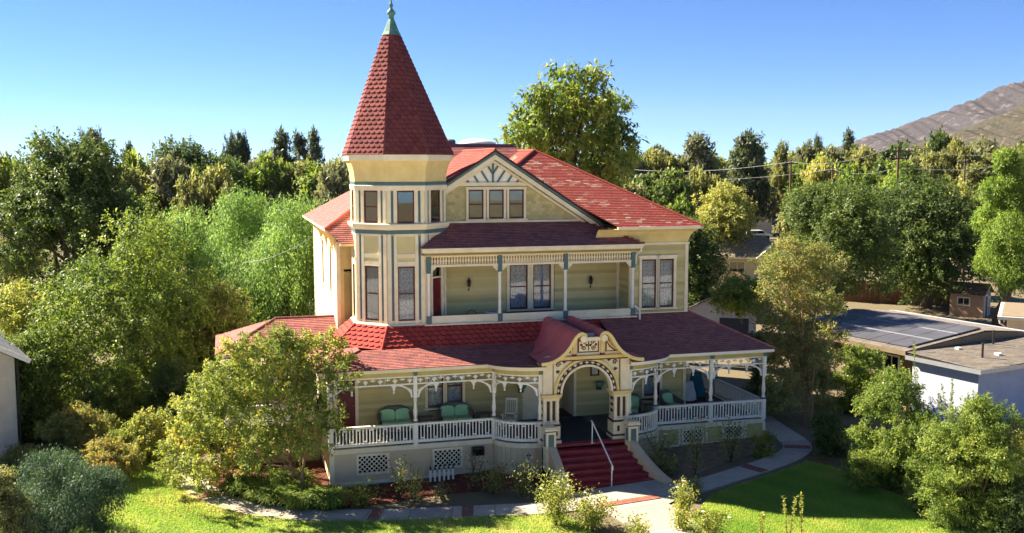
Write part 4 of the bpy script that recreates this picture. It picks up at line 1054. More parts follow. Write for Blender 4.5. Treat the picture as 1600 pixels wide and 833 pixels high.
# cove cornice of the right wing and of the left wall
cv = MB(); prof = [(0.0,8.78),(-.03,8.9),(-.1,9.1),(-.22,9.28),(-.42,9.42)]
cv.strip([(11.5,2.5+0,8.78),(15.95,2.5,8.78)], [(11.5,2.5,8.78),(15.95,2.5,8.78)]) if False else None
for (a, za), (b, zb) in zip(prof[:-1], prof[1:]):
    cv.add([(11.6,2.5+a,za),(15.93-a,2.5+a,za),(15.93-b,2.5+b,zb),(11.6,2.5+b,zb)], [(0,1,2,3)])
    cv.add([(15.93-a,2.5+a,za),(15.93-a,14,za),(15.93-b,14,zb),(15.93-b,2.5+b,zb)], [(0,1,2,3)])
cv.build('cove_cornice', M['yellow'], HOUSE, smooth=False)
g = MB(); g.box(12.45,16.42,1.98,2.1,9.41,9.52); g.box(16.32,16.44,1.98,15,9.41,9.52); g.build('eave_gutter', M['cream'], HOUSE)
MB().box(12.4,16.3,2.1,4.0,9.40,9.43).build('eave_soffit', M['yellow'], HOUSE)
cv = MB(); prof = [(0.0,8.75),(-.03,8.9),(-.12,9.12),(-.28,9.3),(-.46,9.40)]
for (a, za), (b, zb) in zip(prof[:-1], prof[1:]):
    cv.add([(.93+a,17,za),(.93+a,5.3,za),(.93+b,5.3,zb),(.93+b,17,zb)], [(0,1,2,3)])
cv.build('cove_cornice', M['cream'], HOUSE)
MB().box(.36,.5,4.9,17.3,9.38,9.47).build('eave_gutter', M['cream'], HOUSE)
MB().box(.9,2.6,3.95,4.1,8.80,8.9).build('eave_gutter', M['yellow'], HOUSE)
for v in (5.5,7.0,9.5,12.0):
    pts = [(.93,8.2),(.93,9.3),(.5,9.36),(.55,9.2),(.75,8.9),(.85,8.5)]
    MB().prism(pts, lambda x, z, d, v=v: (x, v+d, z), 0, .1).build('eave_bracket', M['yellow'], HOUSE)
MB().box(2.2,2.5,6.6,7.2,10.1,10.9).build('roof_duct', M['brown'], HOUSE) if False else None

# ---- entrance pavilion
PC = 9.88; PV = -1.42
def pier(s):
    u = PC+s*1.47
    o = MB().box(-.40,.40,-.36,.36,1.3,1.42).build('entrance_pier', M['cream'], HOUSE, loc=(u,PV+.33,0))
    m = MB(); m.box(-.36,.36,-.32,.32,1.42,2.0); m.build('pier_base', M['cream'], o)
    m = MB(); m.box(-.40,.40,-.36,.36,2.0,2.06); m.box(-.41,.41,-.37,.37,1.44,1.49); m.build('pier_moulding', M['brown'], o)
    m = MB(); m.box(-.33,.33,-.29,.29,2.06,2.14)
    m.box(-.31,-.2,-.27,.27,2.14,3.05); m.box(.2,.31,-.27,.27,2.14,3.05); m.box(-.04,.04,-.27,.27,2.14,3.05); m.box(-.31,.31,-.2,.2,2.14,3.05)
    for z in (2.25,2.5,2.75,2.98): m.box(-.315,-.2,-.275,.275,z,z+.07); m.box(.2,.315,-.275,.275,z,z+.07)
    m.box(-.33,.33,-.29,.29,3.0,3.1); m.build('pier_shaft', M['cream'], o)
    for x in (-.11,.12): MB().box(x-.055,x+.055,-.215,-.201,2.2,2.98).build('pier_slot', M['brown'], o)
    for z in (2.36,2.61,2.86): MB().box(-.325,-.311,-.12,.12,z,z+.1).build('pier_slot', M['brown'], o)
    for x in (-.2,.14): MB().box(x,x+.1,-.335,-.32,1.62,1.84).build('pier_slot', M['brown'], o)
    m = MB(); m.box(-.38,.38,-.34,.34,3.1,3.18); m.box(-.42,.42,-.38,.38,3.18,3.25); m.build('pier_cap', M['yellow'], o)
    m = MB(); m.box(-.33 if s < 0 else -.05, .05 if s < 0 else .33, -.26,.26,3.25,4.62); m.build('pier_pilaster', M['cream'], o)
    return o
pier(-1); pier(1)
for s in (-1,1):                                     # newels in front of the piers
    u = PC+s*1.70
    o = MB().box(-.2,.2,-.2,.2,0.4,1.95).build('newel_post', M['cream'], HOUSE, loc=(u,PV-.45,0))
    m = MB(); m.box(-.23,.23,-.23,.23,1.95,2.0); m.build('newel_moulding', M['brown'], o)
    m = MB(); m.box(-.27,.27,-.27,.27,2.0,2.08); m.box(-.22,.22,-.22,.22,2.08,2.13); m.build('newel_cap', M['cream'], o)
    MB().box(-.11,.11,-.212,-.2,1.35,1.85).build('newel_panel', M['teal'], o); MB().box(-.212,-.2,-.11,.11,1.35,1.85).build('newel_panel', M['teal'], o)
# arch
AR = 1.12; ZS = 3.25; AH = 1.14
def arc_pt(r, th): k = r/AR; return (PC-r*math.cos(th), ZS+(AH*k if k >= 1 else AH*k)*math.sin(th))
def arch_band(name, r0, r1, v0, v1, mat):
    mb = MB(); n = 24; A = [arc_pt(r0, PI*k/n) for k in range(n+1)]; B = [arc_pt(r1, PI*k/n) for k in range(n+1)]
    for k in range(n):
        mb.prism([A[k],A[k+1],B[k+1],B[k]], lambda x, z, d: (x, d, z), v0, v1)
    return mb.build(name, M[mat], HOUSE)
av = PV+.05
arch_band('arch_inner_ring', 1.02, 1.10, av-.02, av+.3, 'cream')
arch_band('arch_field', 1.10, 1.26, av+.06, av+.24, 'brown')
arch_band('arch_outer_ring', 1.26, 1.36, av-.02, av+.3, 'yellow')
for k in range(15):
    th = PI*(k+.5)/15; p = arc_pt(1.18, th); m = MB(); d = V3((math.sin(th),0,math.cos(th))); n = V3((-math.cos(th),0,math.sin(th)))
    q = V3((p[0],av+.05,p[1])); m.bar(q-d*.07, q+d*.07, .03, .035, up=n); m.bar(q-n*.06, q+n*.05, .03, .03, up=d)
    m.build('arch_fret', M['white'], HOUSE)
# spandrels above the arch
sp = MB(); n = 24
for k in range(n):
    a, b = arc_pt(1.36, PI*k/n), arc_pt(1.36, PI*(k+1)/n)
    zt = 4.66
    if a[1] < zt and b[1] < zt: sp.prism([a, b, (b[0],zt), (a[0],zt)], lambda x, z, d: (x, d, z), av+.08, av+.2)
sp.build('spandrel', M['cream'], HOUSE)
for s in (-1,1):
    for (dx, dz, rr) in ((1.18,4.40,.11),(1.2,4.12,.07),(.93,4.5,.06)):
        m = MB(); pts = [(PC+s*dx+rr*(1-k/14)*math.cos(k*.75), av+.06, dz+rr*(1-k/14)*math.sin(k*.75)) for k in range(13)]
        m.tube(pts, .018, 5); m.build('spandrel_scroll', M['brown'], HOUSE)
eb = MB(); eb.box(PC-1.62,PC+1.62,av-.1,av+.28,4.60,4.66); eb.box(PC-1.45,PC+1.45,av-.16,av+.28,4.66,4.74); eb.build('pavilion_cornice', M['yellow'], HOUSE)
eb = MB(); eb.box(PC-1.8,PC+1.8,av-.11,av+.2,4.56,4.60); eb.build('cornice_moulding', M['brown'], HOUSE)
# scroll roof: each half sweeps up from the eave and curls into a volute
half = [(-2.10,4.66),(-1.85,4.68),(-1.6,4.75),(-1.36,4.88),(-1.15,5.06),(-.98,5.27),(-.85,5.48),(-.74,5.64),(-.62,5.74),(-.50,5.78),(-.37,5.75),(-.28,5.66),(-.25,5.54),(-.29,5.42),(-.38,5.35),(-.48,5.36),(-.54,5.43)]
V0, V1 = -2.0, 2.3
for s in (-1,1):
    prof = [(PC+.02-s*(-x) if False else PC+.02+(x if s < 0 else -x), z) for x, z in half]
    mb = MB(); nP = len(prof); thick = []
    for i, (x, z) in enumerate(prof):
        a, b = prof[max(i-1,0)], prof[min(i+1,nP-1)]; tx, tz = b[0]-a[0], b[1]-a[1]; l = math.hypot(tx,tz)
        nx, nz = (-tz/l, tx/l) if s < 0 else (tz/l, -tx/l)
        thick.append((x-nx*.05, z-nz*.05))
    rings_ = [[(x,v,z) for x,z in prof] for v in (V0,V1)]
    mb.strip(rings_[0], rings_[1]); mb.strip([(x,V0,z) for x,z in thick], [(x,V1,z) for x,z in thick])
    ro = mb.build('scroll_roof', M['scrollred'], HOUSE, smooth=True)
    for v in (-1.9,-1.1,-.3,.5,1.3,2.0):             # seams
        MB().tube([(x,v,z+.006) for x,z in prof[:14]], .014, 5).build('roof_seam', M['scrollred'], ro)
    f = MB(); inn = []
    for i, (x, z) in enumerate(prof):
        a, b = prof[max(i-1,0)], prof[min(i+1,nP-1)]; tx, tz = b[0]-a[0], b[1]-a[1]; l = math.hypot(tx,tz)
        nx, nz = (-tz/l, tx/l) if s < 0 else (tz/l, -tx/l); w_ = .13 if i < 11 else .13-.015*(i-10)
        inn.append((x-nx*w_, z-nz*w_))
    for i in range(nP-1):
        f.prism([prof[i],prof[i+1],inn[i+1],inn[i]], lambda x, z, d: (x, d, z), V0-.06, V0+.02)
    f.build('scroll_bargeboard', M['yellow'], HOUSE)
    cx = PC+.02+s*.42*1.0
    MB().prism([(cx+.13*math.cos(k*PI/8), 5.52+.13*math.sin(k*PI/8)) for k in range(16)], lambda x, z, d: (x, d, z), V0-.10, V0+.1).build('volute_boss', M['cream'], HOUSE)
    # soffit under the sweep
    MB().strip([(x,V0,z-.12) for x,z in prof[:8]], [(x,av+.1,z-.12) for x,z in prof[:8]]).build('scroll_soffit', M['yellow'], HOUSE)
MB().add([(PC-.3,V0+.1,5.44),(PC+.34,V0+.1,5.44),(PC+.34,V1,5.62),(PC-.3,V1,5.62)], [(0,1,2,3)]).build('valley_gutter', M['grey'], HOUSE)
MB().box(PC-.26,PC+.3,V0-.02,V0+.12,5.42,5.56).build('gable_crest', M['cream'], HOUSE)
# gable field behind the scrolls
gf = MB(); gpts = [(PC+x,z) for x,z in ((-1.75,4.74),(1.79,4.74),(1.3,4.82),(1.0,5.1),(.8,5.4),(.6,5.6),(-.56,5.6),(-.76,5.4),(-.96,5.1),(-1.26,4.82))]
gf.prism(gpts, lambda x, z, d: (x, d, z), av-.02, av+.1); gf.build('gable_field', M['cream'], HOUSE)
for x in (-.62,.54):
    m = MB(); m.box(PC+x,PC+x+.12,av-.09,av-.02,4.76,5.5); m.build('gable_pilaster', M['yellow'], HOUSE)
    MB().box(PC+x-.02,PC+x+.14,av-.12,av-.02,4.74,4.82).build('pilaster_foot', M['maroon'], HOUSE)
m = MB(); m.box(PC-.42,PC+.46,av-.06,av-.02,4.86,5.46); fpo = m.build('ornament_panel', M['brown'], HOUSE)
MB().box(PC-.37,PC+.41,av-.075,av-.06,4.91,5.41).build('panel_ground', M['cream'], fpo)
for s in (-1,1):
    for (dx,dz,rr) in ((.18,5.28,.1),(.2,5.03,.1),(.08,5.15,.05),(.3,5.16,.05)):
        MB().tube([(PC+.02+s*dx+s*rr*(1-k/14)*math.cos(k*.8), av-.085, dz+rr*(1-k/14)*math.sin(k*.8)) for k in range(12)], .017, 5).build('scroll_ornament', M['brown'], fpo)
MB().bar((PC+.02,av-.085,4.94),(PC+.02,av-.085,5.38),.03,.03).build('scroll_ornament', M['brown'], fpo)
for s in (-1,1):
    x0 = PC+.02+s*.72; t = [(x0,4.86),(x0+s*.5,4.86),(x0+s*.22,5.05),(x0,5.36)]
    MB().prism(t, lambda x, z, d: (x, d, z), av-.045, av-.02).build('side_panel', M['brown'], HOUSE)
    t = [(x0+s*.05,4.9),(x0+s*.36,4.9),(x0+s*.16,5.04),(x0+s*.05,5.22)]
    MB().prism(t, lambda x, z, d: (x, d, z), av-.06, av-.045).build('side_panel_ground', M['cream'], HOUSE)
    MB().prism([(PC+s*1.84,4.57),(PC+s*1.84,4.25),(PC+s*1.92,4.22),(PC+s*1.97,4.35),(PC+s*2.02,4.48),(PC+s*2.0,4.57)], lambda x, z, d: (x, d, z), av-.05, av+.15).build('scroll_bracket', M['white'], HOUSE)
MB().box(PC-1.0,PC+1.15,-1.3,2.4,1.296,1.308).build('entrance_carpet', M['mat'], HOUSE)
MB().box(8.1,11.65,-1.62,-.9,1.2,1.30).build('stair_landing', M['step'], HOUSE)
# stairs
NS = 7; RZ = 1.3; zb = 0.13; rise = (RZ-zb)/NS; TRD = 0.345; SV = -1.62
for k in range(NS):
    z1 = RZ-rise*k; v1 = SV-TRD*k; w0 = 1.47+.012*k; w1 = 1.47+.075*k
    if k == 0: continue
    st = MB(); st.box(PC-w0,PC+w1,v1,v1+TRD+.02,-.3,z1-.045)
    so_ = st.build('stair_step', M['step'], HOUSE)
    MB().box(PC-w0,PC+w1,v1-.035,v1+TRD-.002,z1-.045,z1).build('tread', M['step'], so_)
# curved cheek walls
for s in (-1,1):
    n = 14; pl_ = []; tops = []
    for k in range(n+1):
        t = k/n; v = PV-.62 - t*2.25; u = PC+s*(1.66+(.55 if s > 0 else .12)*t**1.4); zt = 0.12+0.98*(1-t)**1.45+ .28*(1-t)*t + .22
        pl_.append((u,v)); tops.append(zt)
    ck = MB(); cap = MB()
    for k in range(n):
        (u0,v0),(u1,v1) = pl_[k],pl_[k+1]
        q = [(u0-.12,v0),(u0+.12,v0),(u1+.12,v1),(u1-.12,v1)]
        ck.add([(x,y,-.4) for x,y in q]+[(q[0][0],q[0][1],tops[k]),(q[1][0],q[1][1],tops[k]),(q[2][0],q[2][1],tops[k+1]),(q[3][0],q[3][1],tops[k+1])],
               [(4,5,6,7),(0,4,7,3),(1,2,6,5)]+([(0,1,5,4)] if k == 0 else [])+([(3,7,6,2)] if k == n-1 else []))
        q = [(u0-.16,v0),(u0+.16,v0),(u1+.16,v1),(u1-.16,v1)]
        cap.add([(q[0][0],q[0][1],tops[k]),(q[1][0],q[1][1],tops[k]),(q[2][0],q[2][1],tops[k+1]),(q[3][0],q[3][1],tops[k+1]),
                 (q[0][0],q[0][1],tops[k]+.07),(q[1][0],q[1][1],tops[k]+.07),(q[2][0],q[2][1],tops[k+1]+.07),(q[3][0],q[3][1],tops[k+1]+.07)],
                [(4,5,6,7),(0,4,7,3),(1,2,6,5),(0,3,2,1)]+([(3,7,6,2)] if k == n-1 else []))
    co = ck.build('stair_cheek_wall', M['beige'], HOUSE); cap.build('cheek_coping', M['beige'], co)
hr = MB(); hu_ = PC+.12
hr.tube([(hu_,SV-.05,1.26),(hu_,SV-.05,2.12)], .024, 8); hr.tube([(hu_,SV-.05-TRD*6.2,.1),(hu_,SV-.05-TRD*6.2,1.0)], .024, 8)
hr.tube([(hu_,SV+.05,2.16),(hu_,SV-.05,2.14),(hu_,SV-.05-TRD*6.1,1.05),(hu_,SV-.05-TRD*6.45,.98),(hu_,SV-.05-TRD*6.45,.86),(hu_,SV-.05-TRD*6.2,.84)], .028, 8)
hr.box(hu_-.07,hu_+.07,SV-.12,SV+.02,1.30,1.31)
hr.build('handrail', M['white'], HOUSE, smooth=False)
# down pipe at the right of the balcony
MB().tube([(13.5,1.9,8.72),(13.5,1.95,8.5),(13.42,2.3,8.3),(13.4,2.32,7.9)], .045, 8).build('downpipe', M['white'], HOUSE)
MB().tube([(13.32,2.2,6.1),(13.5,2.1,5.95),(13.52,2.08,5.9),(13.52,2.05,5.3)], .045, 8).build('downpipe', M['white'], HOUSE)
# wall lanterns on the balcony wall, small vents
def lantern(u, v, z):
    o = MB().lathe([(.02,0),(.07,.03),(.085,.2),(.06,.24),(.1,.26),(.03,.36),(.01,.42)], (0,-.16,0), 8).build('wall_lantern', M['iron'], HOUSE, loc=(u,v,z))
    MB().tube([(0,0,-.12),(0,-.1,-.16),(0,-.16,-.02)], .018, 6).build('lantern_arm', M['iron'], o)
    MB().lathe([(.0,.06),(.06,.07),(.06,.19),(.0,.2)], (0,-.16,0), 8).build('lantern_glass', M['drape'], o)
lantern(6.35,3.95,6.95); lantern(11.9,3.95,6.9)
# ------------------------------------------------------------------ plants
def unit(a): return a/np.maximum(np.linalg.norm(a,axis=-1,keepdims=True),1e-9)
def leaf_quads(p, d, n, L, W, bend=0.15):
    s = unit(np.cross(d,n)); nn = np.cross(s,d)
    L = L[:,None]; W = W[:,None]
    V = np.empty((len(p),4,3)); mid = p+d*L*.5
    V[:,0] = p; V[:,1] = mid+s*W*.5+nn*W*bend; V[:,2] = p+d*L; V[:,3] = mid-s*W*.5+nn*W*bend
    return V
def crown_np(blobs, n_cl, per, L, W, rng, droop=.3, spread=.3, inner=.45, strand=0.0, flat=.0, upface=.55, low=-0.75):
    c = np.array([b[0] for b in blobs], float); r = np.array([b[1] for b in blobs], float)
    w = (r[:,0]*r[:,1]+r[:,0]*r[:,2]+r[:,1]*r[:,2]); idx = rng.choice(len(blobs), n_cl, p=w/w.sum())
    dr = unit(rng.normal(size=(n_cl,3))); bad = dr[:,2] < low; dr[bad,2] *= -1
    f = np.where(rng.uniform(size=n_cl) < .72, rng.uniform(.78,1.08,n_cl), rng.uniform(inner*.6,.8,n_cl))
    cc = c[idx]+dr*r[idx]*f[:,None]; out = unit(dr/r[idx])
    crnd = rng.normal(0,.12,n_cl)+rng.normal(0,.10,len(blobs))[idx]
    N = n_cl*per; ci = np.repeat(np.arange(n_cl), per)
    ax = unit(out*.8+rng.normal(size=(n_cl,3))*.5+np.array([0,0,.15-droop*.5]))          # each cluster is a leafy twig
    tt = rng.uniform(0,1,N); g = unit(rng.normal(size=(N,3)))*(rng.uniform(0,1,N)**.5)[:,None]*(spread*.75)
    g[:,2] *= (1-flat); p = cc[ci]+ax[ci]*((tt-.45)*spread*2.6)[:,None]+g*(1.15-.6*tt)[:,None]
    if strand > 0:
        t = rng.uniform(0,1,N)*strand*rng.uniform(.5,1.2,n_cl)[ci]; p[:,:2] = cc[ci][:,:2]+rng.normal(size=(N,2))*spread*.45; p[:,2] = cc[ci][:,2]+rng.normal(size=N)*spread*.3-t
        p += out[ci]*(.25*np.sqrt(np.maximum(t,0)))[:,None]
    d = unit(ax[ci]*.5+rng.normal(size=(N,3))*.7+np.array([0,0,-droop]))
    n = unit(out[ci]*.85+rng.normal(size=(N,3))*.42+np.array([0,0,upface]))
    l = L*rng.uniform(.65,1.3,N); V = leaf_quads(p,d,n,l,l*W)
    rnd = np.clip(.5+crnd[ci]+rng.normal(0,.17,N),0.01,.99)
    return V, rnd
def quads_mesh(name, V, rnd): 
    n = len(V); return np_mesh(name, V.reshape(-1,3), np.arange(4*n).reshape(n,4), rnd)
def auto_blobs(c, rad, nb, br, rng, taper=0.0, shell=.55):
    B = []
    for i in range(nb):
        d = unit(rng.normal(size=3)); f = rng.uniform(shell**3,1)**(1/3)
        p = d*f; k = 1-taper*max(0,p[2])
        rr = rng.uniform(br[0],br[1])*float(np.clip(rng.lognormal(-.12,.32),.5,1.35)); q = np.array(c)+np.array([p[0]*rad[0]*k,p[1]*rad[1]*k,p[2]*rad[2]])
        B.append((q, np.array([rr,rr,rr*rng.uniform(.65,.95)])))
    return B
def trunk_mesh(name, blobs, r0, h, rng, limbs=7, stems=1, lean=(0,0), seg=6, spread=.25):
    mb = MB()
    for s in range(stems):
        a = rng.uniform(0,2*PI); off = np.array([math.cos(a),math.sin(a)])*(0 if stems == 1 else r0*1.6)
        top = np.array([lean[0],lean[1],h])+np.append(off*(1 if stems == 1 else 3.2)+rng.normal(size=2)*spread*(stems > 1),0)
        pts = []; rr = []
        for k in range(seg+1):
            t = k/seg; q = np.append(off,-.25)*(1-t)+top*t; q[:2] += rng.normal(size=2)*r0*.5*math.sin(PI*t); pts.append(q); rr.append(r0*(1.25-.75*t) if k else r0*1.6)
        mb.tube(pts, rr, 8)
        bl = [blobs[i] for i in rng.permutation(len(blobs))[:max(2,limbs//stems)]]
        for b in bl:
            k0 = rng.integers(max(1,seg//2),seg+1); st = pts[k0]; e = np.array(b[0]); m1 = st+(e-st)*.4+np.array([0,0,.12*np.linalg.norm(e-st)])+rng.normal(size=3)*.1
            m2 = st+(e-st)*.75+np.array([0,0,.08*np.linalg.norm(e-st)])+rng.normal(size=3)*.12
            q = rr[k0]*.55; mb.tube([st,m1,m2,e],[q,q*.7,q*.45,q*.2],6)
            for _ in range(2):
                e2 = e+rng.normal(size=3)*np.array(b[1])*.55; mb.tube([m2,(m2+e2)/2+rng.normal(size=3)*.08,e2],[q*.4,q*.25,q*.1],5)
    return mb.mesh(name, True)
BARK = {'grey': paint('grey_bark', S(122,106,88), S(82,70,58), 3.0, .95, .6, 14, stretch=(3,3,.6)),
        'brown': paint('brown_bark', S(98,76,56), S(62,48,38), 3.0, .95, .6, 14, stretch=(3,3,.6)),
        'tan': paint('smooth_tan_bark', S(160,128,96), S(120,92,68), 2.0, .8, .2, 10, stretch=(3,3,.5))}
L_ = lambda *s: [(p, S(*c)) for p, c in s]
LEAF = {
 'dark': leaf_mat('dark_green_leaf', L_((0,(50, 64, 36)),(.5,(72, 88, 46)),(1,(110, 120, 62))), .28),
 'mid': leaf_mat('mid_green_leaf', L_((0,(66,86,38)),(.5,(98,114,50)),(1,(144,148,72))), .34),
 'lime': leaf_mat('bright_green_leaf', L_((0,(78,98,40)),(.5,(106,126,52)),(1,(148,158,80))), .38),
 'pepper': leaf_mat('pepper_leaf', L_((0,(78, 102, 54)),(.5,(106, 132, 70)),(1,(146, 162, 96))), .36),
 'olive': leaf_mat('olive_leaf', L_((0,(78, 82, 50)),(.5,(108, 110, 66)),(1,(148, 144, 88))), .32),
 'yellowgreen': leaf_mat('yellow_green_leaf', L_((0,(84,98,46)),(.4,(112,122,58)),(.75,(148,146,72)),(1,(184,166,88))), .36),
 'bronze': leaf_mat('bronze_leaf', L_((0,(80,90,52)),(.4,(104,110,62)),(.75,(130,126,74)),(1,(150,118,74))), .32),
 'gold': leaf_mat('golden_leaf', L_((0,(112,118,62)),(.5,(142,142,78)),(1,(178,164,102))), .36),
 'orange': leaf_mat('orange_tinged_leaf', L_((0,(88,98,54)),(.5,(124,124,66)),(.8,(160,136,74)),(1,(180,118,70))), .34),
 'blue': leaf_mat('blue_green_leaf', L_((0,(46,66,50)),(.5,(64,86,62)),(1,(92,108,72))), .25),
 'grey': leaf_mat('grey_green_leaf', L_((0,(76, 80, 60)),(.5,(104, 106, 78)),(1,(138, 136, 100))), .25),
 'pine': leaf_mat('pine_needle', L_((0,(50, 60, 44)),(.5,(72, 82, 58)),(1,(102, 106, 76))), .2),
 'rose': leaf_mat('rose_leaf', L_((0,(74, 86, 50)),(.5,(104, 112, 66)),(1,(150, 136, 90))), .3),
}
def plant(name, label, cat, base, blobs, leaf, n_cl, per, L, W=.5, seed=1, bark='grey', r0=.15, h=2.0, limbs=8, stems=1, lean=(0,0), group=None, crown_name='crown', **k):
    rng = np.random.default_rng(seed)
    o = empty(name, base, 0, label, cat, group)
    V, rnd = crown_np(blobs, int(n_cl*1.55), int(per*1.25), L*.78, W, rng, **k)
    obj(crown_name, quads_mesh(crown_name, V, rnd), LEAF[leaf], o)
    if r0: obj('trunk' if cat == 'tree' else 'stems', trunk_mesh('trunk', blobs, r0, h, rng, limbs, stems, lean), BARK[bark], o)
    return o
def px_tree(name, label, px, top, bot, width, Y, leaf, n_cl, per, L, nb=26, br=(.9,1.7), W=.5, seed=1, base_y=None, bark='grey', r0=.25, cat='tree', taper=.35, depth=1.0, shift=0.0, shell=.5, group=None, **k):
    """crown that spans rows top..bot and width px at distance Y, trunk down to the ground"""
    rng = np.random.default_rng(seed+900)
    a = at(px,top,Y); b = at(px,bot,Y); sc = Y/1600
    bx = a.x-shift; base = Vector((bx,Y,gh(bx,Y)))
    hz = (a.z-b.z)/2; cz = (a.z+b.z)/2-base.z; rx = width*sc/2
    mb = (br[0]+br[1])/2
    B = auto_blobs((shift,0,cz), (max(.3,rx-mb*.6),max(.3,rx*depth-mb*.6),max(.3,hz-mb*.6)), int(nb*1.3), br, rng, taper, max(shell,.6))
    return plant(name, label, cat, base, B, leaf, n_cl, per, L, W, seed, bark, r0, max(.6,cz-hz*.35), group=group, **k)

# ---- left of the house
px_tree('broadleaf_tree','tall dark green tree at the left edge, highest crown left of the tower',105,200,520,250,64,'dark',1500,26,.30,34,(1.1,2.1),.55,21,r0=.4,spread=.42,taper=.55)
px_tree('broadleaf_tree','wide light green tree in front of the tall dark one, left of the veranda',205,352,690,350,51,'mid',1900,28,.22,44,(1.0,1.9),.5,22,r0=.3,spread=.36,taper=.3)
px_tree('broadleaf_tree','dark tree filling the gap between wide green tree and veranda roof',335,430,690,170,52.5,'olive',800,26,.2,20,(.9,1.5),.5,23,r0=.22,spread=.32,taper=.3)
px_tree('pepper_tree','weeping pepper tree beside the left house wall, nearest of the pepper trees',458,292,560,170,60,'pepper',850,34,.24,20,(1.0,1.9),.28,24,r0=.3,spread=.36,strand=2.0,droop=1.3,upface=.2,inner=.3)
px_tree('pepper_tree','bright round topped pepper tree left of the nearest pepper tree',378,283,560,165,63,'pepper',800,34,.25,20,(1.1,1.9),.28,25,r0=.3,spread=.4,strand=1.6,droop=1.2,upface=.2,inner=.3)
px_tree('pepper_tree','low pepper tree directly right of the tall dark tree',290,292,520,150,67,'pepper',650,32,.26,16,(1.1,1.9),.28,26,r0=.3,spread=.4,strand=1.2,droop=1.0,upface=.3,inner=.3)
px_tree('pepper_tree','hanging green tree close behind the tower foot and left wall',520,300,560,90,66,'pepper',420,32,.26,12,(1.0,1.6),.28,27,r0=.25,spread=.4,strand=1.8,droop=1.2,upface=.2,inner=.3)
px_tree('broadleaf_tree','small yellow green tree low at the left edge below the tall tree',25,430,640,130,55,'yellowgreen',420,26,.22,14,(.9,1.4),.5,28,r0=.2,spread=.34)
px_tree('broadleaf_tree','shaded tree behind the orange tinged shrubs at left',60,520,700,150,47,'mid',520,26,.18,14,(.8,1.3),.5,29,r0=.2,spread=.3)
px_tree('ficus_tree','wide dome shaped dark tree on the horizon left of the tower',312,233,330,170,112,'dark',900,22,.42,26,(1.8,2.8),.55,30,r0=.4,spread=.6,taper=.15,shell=.6)

# ---- foreground tree before the veranda
def fg_tree():
    rng = np.random.default_rng(41); Y = 37.6
    base = Vector((at(462,750,Y).x, Y+.4, 0)); base.z = gh(base.x,base.y)
    spec = [(300,690,40),(275,720,38),(330,640,48),(290,650,34),(360,590,46),(330,600,34),(395,555,40),(430,535,32),(380,650,52),(430,600,50),(470,560,46),(505,555,38),(520,590,34),(470,640,50),(505,650,36),(420,680,46),(350,700,44),(300,735,34),(340,745,32),(400,730,34),(450,700,34),(460,538,24),(520,535,22),(490,690,26),(260,745,24),(365,555,26),(545,560,14)]
    B = []
    for x,y,r in spec:
        yy = Y+rng.uniform(-1.7,1.5); p = at(x,y,yy)-base; rr = r*yy/1600; B.append((np.array(p), np.array([rr*1.05,rr*1.05,rr*.8])))
    o = plant('garden_tree','small spreading yellow green tree before the veranda, several pale trunks','tree',base,B,'yellowgreen',780,24,.18,.48,42,'tan',.085,1.5,16,3,(-.5,0),spread=.2,inner=.35,droop=.35)
    return o
fg_tree()
# ---- right of the house
def back_tree():
    rng = np.random.default_rng(51); Y = 62.0
    base = Vector((at(885,300,Y).x,Y,0)); base.z = gh(base.x,base.y)
    spec = [(870,112,16),(900,128,24),(930,120,16),(845,150,24),(885,165,34),(925,160,30),(955,170,26),(830,180,26),(860,195,34),(905,200,36),(945,205,34),(975,215,24),(810,210,22),(840,230,32),(885,240,34),(930,245,34),(965,250,26),(795,215,16),(985,240,12),(900,275,34),(860,265,28),(940,285,28)]
    B = []
    for x,y,r in spec:
        yy = Y+rng.uniform(-2.2,2.2); p = at(x,y,yy)-base; rr = r*yy/1600; B.append((np.array(p), np.array([rr,rr,rr*.85])))
    plant('broadleaf_tree','tall loose leaved tree rising behind the red roof','tree',base,B,'mid',480,18,.5,.36,52,'brown',.32,9.5,18,1,(0,0),spread=.42,inner=.3,droop=.7,low=-1)
back_tree()
def myrtle():
    rng = np.random.default_rng(61); Y = 45.0
    base = Vector((at(1262,690,Y).x,Y,0)); base.z = gh(base.x,base.y)
    spec = [(1240,395,26),(1275,400,24),(1215,425,26),(1255,430,34),(1295,430,22),(1210,465,30),(1250,475,34),(1290,475,26),(1320,410,14),(1225,510,32),(1265,520,30),(1195,490,22),(1240,550,28),(1210,545,24),(1280,555,24),(1250,585,28),(1215,590,26),(1280,600,26),(1235,625,28),(1300,520,18),(1310,560,16),(1215,640,22),(1285,640,20)]
    B = []
    for x,y,r in spec:
        yy = Y+rng.uniform(-1.4,1.4); p = at(x,y,yy)-base; rr = r*yy/1600; B.append((np.array(p), np.array([rr,rr,rr*.75])))
    plant('myrtle_tree','slender bronze leaved tree with several bare trunks right of the porch','tree',base,B,'bronze',700,24,.17,.48,62,'tan',.075,3.2,18,5,(0,0),spread=.24,inner=.35,droop=.35)
myrtle()
px_tree('broadleaf_tree','dark green tree just behind the right corner of the house',1086,318,500,84,66,'dark',520,26,.26,16,(1.0,1.6),.5,63,r0=.25,spread=.36)
px_tree('broadleaf_tree','golden yellow tree right of the red roof corner',1128,294,400,94,104,'gold',560,24,.36,18,(1.3,2.0),.5,64,r0=.25,spread=.5)
px_tree('oak_tree','broad dark oak behind the bronze leaved tree',1310,288,500,205,76,'dark',1300,26,.28,32,(1.3,2.1),.5,65,r0=.4,spread=.42,taper=.2)
px_tree('oak_tree','broad dark oak between the other oak and the bright upright tree',1455,268,480,190,82,'dark',1300,26,.3,32,(1.4,2.2),.5,66,r0=.4,spread=.44,taper=.3)
